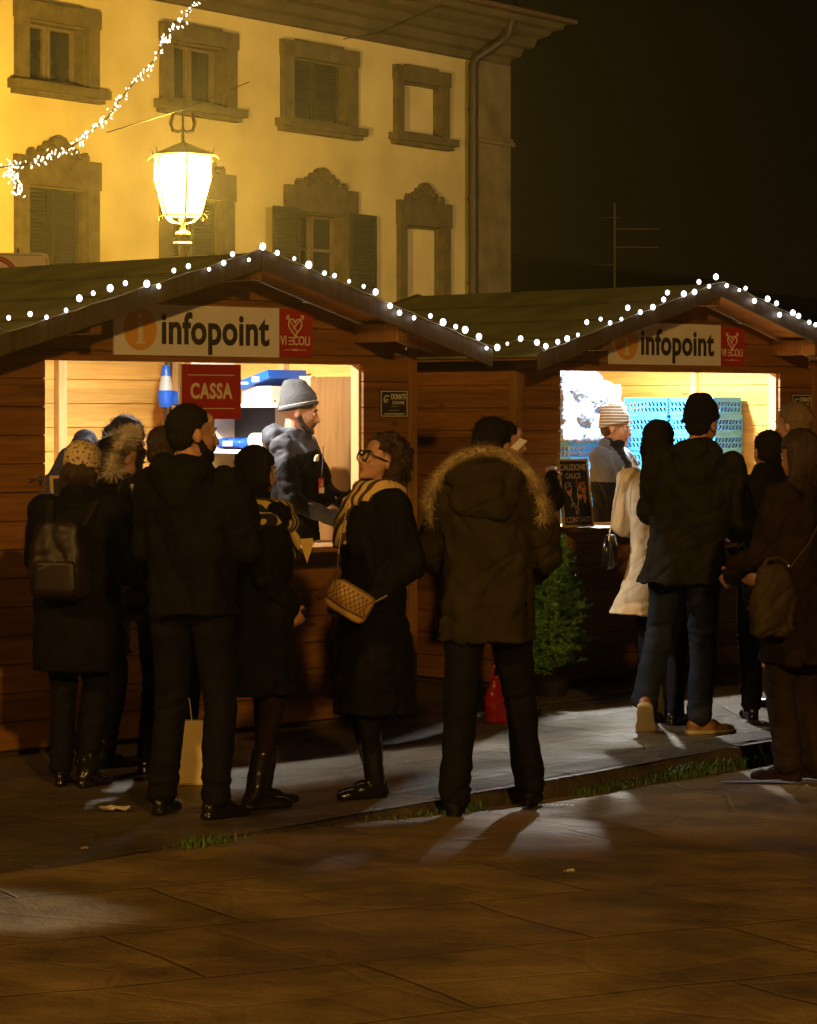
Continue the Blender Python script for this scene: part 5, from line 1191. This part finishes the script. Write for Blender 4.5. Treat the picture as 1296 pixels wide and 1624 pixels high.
bd = empty('badge', J.r.location, J.r.rotation_euler.z, 'red badge with a cream lower half hanging on the chest of the grey beanie man', 'badge')
q1 = J.pel+J.Rt@V((.075, .190, .265))*k; ang = Rz(R(-10)); b = MB(); b.box(q1, (.055, .004, .085), ang); b.build('card', M_RED, bd); b = MB(); b.box(q1+ang@V((0, .0035, -.024)), (.050, .003, .030), ang); b.build('card_panel', M_CREAM, bd)
b = MB()
for dz, w_ in ((.026, .018), (.012, .026), (.002, .020)): b.box(q1+ang@V((0, .0035, dz)), (w_, .003, .005), ang)
for dz, w_ in ((-.020, .034), (-.030, .028)): b.box(q1+ang@V((0, .0065, dz)), (w_, .002, .004), ang)
b.build('card_print', M_CREAM, bd); b = MB(); b.tube([q1+V((0, 0, .042)), q1+V((-.005, .004, .075)), q1+V((-.03, .0, .14)), q1+V((-.06, -.01, .22))], .003, 6); b.build('lanyard', M_DKTXT, bd)

# woman with glasses looking up
J = figure(XZ(592, 12.85), R(116), 1.60, 'curly haired woman with dark glasses and yellow scarf looking up at the grey beanie man', head=(-.02, -.36, .0), lean=(-.02, 0), hands={'L': (-.17, .09, .95), 'R': (.17, .09, .95)}, feet={'L': (-.05, .02, 0, 0), 'R': (.05, -.03, 0, .05)}, group=PG)
coat(J, 'coat', C_BLACK, .37, w=1.12, hemw=.19, hemd=.185, sleeve=1.2, disp=fold(.010, 5, 8, 1.5)); skirt_legs(J, C_BLACK); shoes(J, C_SHOE, boot=.26, heel=1); browbuild(J, HAIRB); glasses(J, M_BLACK, 1.12)
o = hairdo(J, HAIRB, 'long', 5200, 1.16, length=.20, seed=9, curly=.034)
SC2 = stripe_mat('cream_scarf', (.07, .035, .015), (.66, .48, .17), 7, (.6, .3, .2), .42, 2.0)
scarf(J, r_=.047, tails=(((.06, .12, -.03), (.07, .16, -.14), (.05, .17, -.26)),), m=SC2)
hb = empty('handbag', J.r.location, J.r.rotation_euler.z, 'tan quilted handbag on a chain strap worn by the woman with glasses', 'handbag')
bx = V((.0, 0, 0)); hx = at(556, 953, 12.55); hl = Matrix.Rotation(-J.r.rotation_euler.z, 3, 'Z')@(hx-V(J.r.location)); MR = Rz(-J.r.rotation_euler.z)@Rz(R(-12))@Ry(R(30))
b = MB(); b.loft([(hl+MR@V((0, y, 0)), MR@V((1, 0, 0)), MR@V((0, 0, 1)), a_, c_) for y, a_, c_ in ((-.04, .085, .055), (-.035, .098, .066), (.03, .098, .066), (.035, .085, .055))], 32, 6)
TANB = mat('tan_quilt', (.42, .26, .085), .55, .12, 8)
b.build('body', TANB, hb, smooth=True, disp=lambda p, n: 0.0)
b = MB(); b.loft([(hl+MR@V((0, y, .018)), MR@V((1, 0, 0)), MR@V((0, 0, 1)), .100, c_) for y, c_ in ((-.052, .046), (-.043, .050))], 30, 5); fl = b.build('flap', TANB, hb, smooth=True)
b = MB()
for i in range(-4, 5):
    for s in (-1, 1):
        a0 = V((i*.024-.030*s, -.0535, -.022)); a1 = V((i*.024+.030*s, -.0535, .058)); a0.x = max(-.095, min(.095, a0.x)); a1.x = max(-.095, min(.095, a1.x)); b.tube([hl+MR@a0, hl+MR@a1], .0012, 4)
b.tube([hl+MR@V((x, -.0545, -.028-.004*math.cos(x*30))) for x in (-.095, -.05, 0, .05, .095)], .0022, 5); b.build('stitching', mat('dark_stitch', (.10, .05, .02), .8), fl)
tl = lambda x, y, Z: Matrix.Rotation(-J.r.rotation_euler.z, 3, 'Z')@(at(x, y, Z)-V(J.r.location))
b = MB(); pts = [tl(534, 915, 12.55), tl(538, 865, 12.50), tl(552, 800, 12.58)]
for i in range(30):
    t = i/29; q = pts[0].lerp(pts[1], t*2) if t < .5 else pts[1].lerp(pts[2], t*2-1); b.ell(q, (.006, .004, .007), nu=6, nv=4)
b.build('chain_strap', mat('dark_chain', (.35, .28, .18), .4, .1, metal=.7), hb)
MB().tube([hl+MR@V((.092, 0, .045)), hl+MR@V((.125, .02, .10))], .005, 6).build('strap_end', MC['dark_chain'], hb)

# man in parka with fur hood, seen from behind
fz = -.09
J = figure((*XZ(772, 12.85)[:2], fz), R(-6), 1.775, 'man in an olive parka with a tan fur hood seen from behind', head=(-.35, .42, 0), hands={'L': (-.17, .28, 1.04), 'R': (.17, .28, 1.04)}, elbow={'L': (-.7, -.9, -.45), 'R': (.7, -.9, -.45)}, feet={'L': (-.125, -.18, 0, .15), 'R': (.175, .22, 0, -.12)}, group=PG, lean=(.04, 0))
k = J.k; coat(J, 'parka', C_OLIVE, .775, w=1.12, hemw=.235, hemd=.17, sleeve=1.22, disp=fold(.010, 21), vox=.010); trousers(J, C_DKTR, .98, .068); shoes(J, cloth('dark_boot', (.02, .016, .012), .6), boot=.05); browbuild(J); hairdo(J, HAIRK, 'short', 500)
b = MB(); b.ell(J.neck+J.Rt@V((0, -.105, -.075))*k, (.155*k, .075*k, .125*k), J.Rt); b.ell(J.neck+J.Rt@V((0, -.085, .02))*k, (.185*k, .07*k, .095*k), J.Rt); b.build('hood', C_OLIVE, J.r, voxel=.010, sm=4, disp=fold(.008, 2))
fp = []
for i in range(29):
    a = R(-100+200*i/28); fp.append(J.neck+J.Rt@V((.245*math.sin(a), -.085-.035*math.cos(a)+.10*(1-math.cos(a))*.6, -.135+.255*math.cos(a)))*k)
furry('fur_trim', fp, .036, 6500, .036, FUR, J.r, 6)

# person behind the parka man holding a paper
J = figure(XZ(802, 16.4), R(-80), 1.65, 'person almost hidden behind the olive parka, face in profile beside a folded paper', head=(-.1, .05, 0), hands={'R': (.10, .26, 1.42), 'L': (-.14, .2, 1.1)}, group=PG)
coat(J, 'jacket', C_BLACK, .8); trousers(J, C_DKTR); shoes(J, C_SHOE); browbuild(J); hairdo(J, HAIRK, 'short', 300, 1.03)
pp = at(823, 705, 14.4); o = MB().box((0, 0, 0), (.005, .05, .075)).build('folded_paper', M_WHITE, loc=pp); o.rotation_euler = (R(20), R(48), R(60)); tag(o, 'folded white paper held up right of the fur hood', 'paper')

# vendor in the farther hut
c_ = hutpt(HUT2, 972, 700, -.45); p = hutloc(HUT2, c_[0], .45)
J = figure((p.x, p.y, .08), R(-118), 1.64, 'woman in a striped knit hat and glasses serving inside the farther hut', head=(.25, .14, 0), hands={'L': (-.13, .30, .98), 'R': (.16, .30, 1.0)}, elbow={'R': (.6, -.6, -.3), 'L': (-.6, -.6, -.3)}, group='stall staff inside the huts')
k = J.k; C_LG = cloth('light_grey_nylon', (.20, .22, .27), .6, .1, .1, 30, 0)
jk(J, 'jacket', C_BLACK, C_LG, lambda c: (c.z > 1.24*k and abs(c.x) > .075) or (.98*k < c.z < 1.06*k and c.y > .12), .78, w=1.0, sleeve=1.08, disp=fold(.008, 31), top=1.15)
b = MB(); b.tube([J.pel+J.Rt@V((0, .150, a))*k for a in (.02, .2, .38, .46)], .004, 6); b.tube([J.pel+J.Rt@V((-.06, .135, a))*k for a in (.30, .42)], .004, 6); b.build('zip', M_WHITE, J.r)
b = MB(); b.loft([(J.neck+V((0, .02, a))*k, (1, 0, 0), (0, 1, 0), .070*k, .075*k) for a in (0, .04, .07)], 20); b.build('jumper_collar', cloth('cream_knit', (.62, .52, .33)), J.r, smooth=True)
trousers(J, C_DKTR); shoes(J, C_SHOE); browbuild(J, HAIRB); hairdo(J, HAIRB, 'short', 100, .97)
beanie(J, stripe_mat('striped_knit', (.62, .60, .55), (.17, .14, .10), 16, (0, R(90), 0), .5, .8), True, .03); glasses(J, M_STEEL, .9)

# woman in cream coat
J = figure(XZ(1046, 15.85), R(-20), 1.655, 'dark haired woman in a long cream coat at the farther counter', head=(-.3, .05, 0), hands={'L': (-.16, .30, 1.08), 'R': (.2, .25, 1.0)}, feet={'L': (-.07, .05, 0, 0), 'R': (.09, .0, 0, -.2)}, group=PG)
coat(J, 'coat', cloth('cream_wool', (1.5, 1.3, .95), .85, .06, .25, 80), .60, w=.97, hemw=.18, hemd=.17, sleeve=1.05, disp=fold(.0045, 17, 7, 1.2), drift=(-.10, 0)); skirt_legs(J, cloth('navy_denim', (.018, .02, .035)), .062, .05); shoes(J, C_SHOE); browbuild(J); hairdo(J, HAIRK, 'long', 800, 1.08, length=.14)
sb = empty('shoulder_bag', J.r.location, J.r.rotation_euler.z, 'black shoulder bag on a silver chain beside the cream coat', 'handbag'); k = J.k
b = MB(); b.loft([((-.275, -.02, z), (0, 1, 0), (1, 0, 0), a_, c_) for z, a_, c_ in ((.84, .06, .02), (.86, .09, .035), (.96, .095, .035), (1.03, .06, .02))], 20, 2.4); b.build('body', mat('shiny_leather', (.012, .012, .02), .2, .1), sb, smooth=True)
b = MB()
for i in range(34): t = i/33; b.ell((-.265+.085*t, -.085-.02*math.sin(t*3), 1.0+.40*t), (.006, .006, .008), nu=6, nv=4)
b.build('chain', M_STEEL, sb)

# man in black beanie and jeans
J = figure(XZ(1090, 15.35), R(-12), 1.775, 'tall man in a black beanie and blue jeans with one heel lifted', head=(-.35, .15, .0), lean=(.03, .13), hip=(-.01, 0), hands={'L': (-.14, .30, 1.06), 'R': (.24, .24, 1.02)}, feet={'L': (-.225, .06, .075, .1, .75), 'R': (.06, .05, 0, -1.0)}, knee={'L': (0, 1, 0)}, group=PG)
k = J.k; coat(J, 'jacket', C_DKOL, .80, w=1.18, hemw=.235, hemd=.18, sleeve=1.18, disp=fold(.010, 41), hood=True, drift=(-.03, 0)); trousers(J, C_JEANS, 1.0, .068); shoes(J, C_TAN, sole=C_SOLE, wide=1.05); browbuild(J); hairdo(J, HAIRK, 'short', 100, .96)
beanie(J, cloth('black_knit', (.014, .013, .012), .95, .15, .6, 160), True, .02)

# three at the right edge
J = figure(XZ(1218, 16.1), R(8), 1.60, 'short dark haired youth in a dark jacket, between the black beanie and brown coat', head=(.2, .05, 0), hands={'L': (-.12, .22, .93), 'R': (.2, .2, 1.0)}, group=PG)
coat(J, 'jacket', C_BLACK, .74, w=1.1, hood=False, disp=fold(.008, 51)); trousers(J, C_DKTR); shoes(J, C_SHOE); browbuild(J); hairdo(J, HAIRK, 'short', 600, 1.03)
q = at(1184, 905, 15.85); um = empty('folded_umbrella', (q.x, q.y, 0), 0, 'folded blue umbrella held low beside the khaki bag', 'umbrella')
b = MB(); b.loft([((.0+.01*math.sin(i), 0, .64+.052*i), (1, 0, 0), (0, 1, 0), r_, r_*.8) for i, r_ in enumerate((.012, .036, .040, .042, .040, .034, .014))], 16); b.build('canopy', mat('blue_nylon', (.035, .05, .12), .35, .3, 20), um, voxel=.008, sm=1, disp=fold(.006, 8))
MB().tube([(.01, 0, .62), (.0, 0, .95), (-.02, 0, .99), (-.045, 0, .97)], .007, 8).build('handle', M_STEEL, um)
J = figure(XZ(1260, 16.75), R(40), 1.755, 'sandy haired man facing left below the maker plate of the farther hut', head=(.25, .05, 0), group=PG)
coat(J, 'jacket', C_BLACK, .74, w=1.05); trousers(J, C_DKTR); shoes(J, C_SHOE); browbuild(J, HAIRS); hairdo(J, HAIRS, 'short', 700, 1.06)
J = figure((*XZ(1270, 14.15)[:2], fz), R(48), 1.70, 'woman with long brown hair in a brown coat at the right edge', head=(-.2, .1, 0), hands={'L': (-.16, .30, 1.02), 'R': (.15, .3, 1.02)}, feet={'L': (-.08, .02, 0, .3), 'R': (.09, -.02, 0, .1)}, group=PG)
k = J.k; coat(J, 'coat', C_BROWN, .575, w=1.22, hemw=.22, hemd=.20, sleeve=1.28, disp=fold(.011, 61), vox=.012); trousers(J, C_BRTR, 1.0, .075); shoes(J, cloth('brown_suede', (.05, .028, .014), .7), boot=.06, heel=1); browbuild(J, HAIRB); hairdo(J, HAIRB, 'long', 1200, 1.14, length=.20)
q = at(1226, 935, 13.85); kb_ = empty('khaki_bag', (q.x, q.y, fz), R(20), 'slouchy khaki bag hanging at the side of the woman in the brown coat', 'bag')
b = MB(); b.loft([((0, 0, z), (1, 0, 0), (0, 1, 0), a_, c_) for z, a_, c_ in ((.72, .08, .03), (.75, .105, .055), (.86, .11, .06), (.98, .10, .045), (1.06, .07, .02))], 24, 2.8); b.build('body', cloth('khaki_leather', (.085, .062, .026), .6), kb_, voxel=.010, sm=2, disp=fold(.010, 71))
b = MB(); b.tube([(-.06, 0, 1.05), (-.03, .0, 1.09), (.03, 0, 1.10), (.08, .0, 1.07)], .010, 8); b.tube([(.08, -.02, 1.05), (.16, -.05, 1.16), (.26, -.05, 1.32), (.30, 0, 1.46)], .007, 8); b.build('strap', MC['khaki_leather'], kb_)
b = MB(); b.ell((.07, -.03, 1.06), .010); b.ell((-.02, -.03, 1.04), .007); b.build('buckle', M_STEEL, kb_)
# small white flyer in the puffer group, yellow paper held near the scarf woman
o = MB().prism([(-.035, .05), (.025, .055), (.03, .035), (.0, -.055)], 1, -.002, .002).build('yellow_flyer', mat('yellow_flyer', (.75, .52, .12), .6, .1), loc=at(487, 873, 12.75)); tag(o, 'small yellow flyer held between the scarf woman and the glasses woman', 'flyer')
o = MB().prism([(-.02, .035), (.025, .06), (.01, -.05), (-.01, -.06)], 1, -.002, .002).build('white_slip', M_WHITE, loc=at(214, 782, 13.6)); o.rotation_euler = (0, 0, .3); tag(o, 'small white slip of paper lit at the counter left of the quilted jacket', 'paper')
# ------------------------------------------------------------------ thin night haze
hb_ = MB().bb(-45, 45, -20, 110, -1.6, 16)
hm = bpy.data.materials.new('night_haze'); hm.use_nodes = True; t = hm.node_tree; t.nodes.remove(t.nodes['Principled BSDF'])
pv_ = t.nodes.new('ShaderNodeVolumePrincipled'); pv_.inputs['Color'].default_value = (.9, .9, .9, 1); pv_.inputs['Density'].default_value = .0005; pv_.inputs['Anisotropy'].default_value = .86
t.links.new(pv_.outputs[0], t.nodes['Material Output'].inputs['Volume'])
hz_o = hb_.build('haze', hm); hz_o['kind'] = 'stuff'
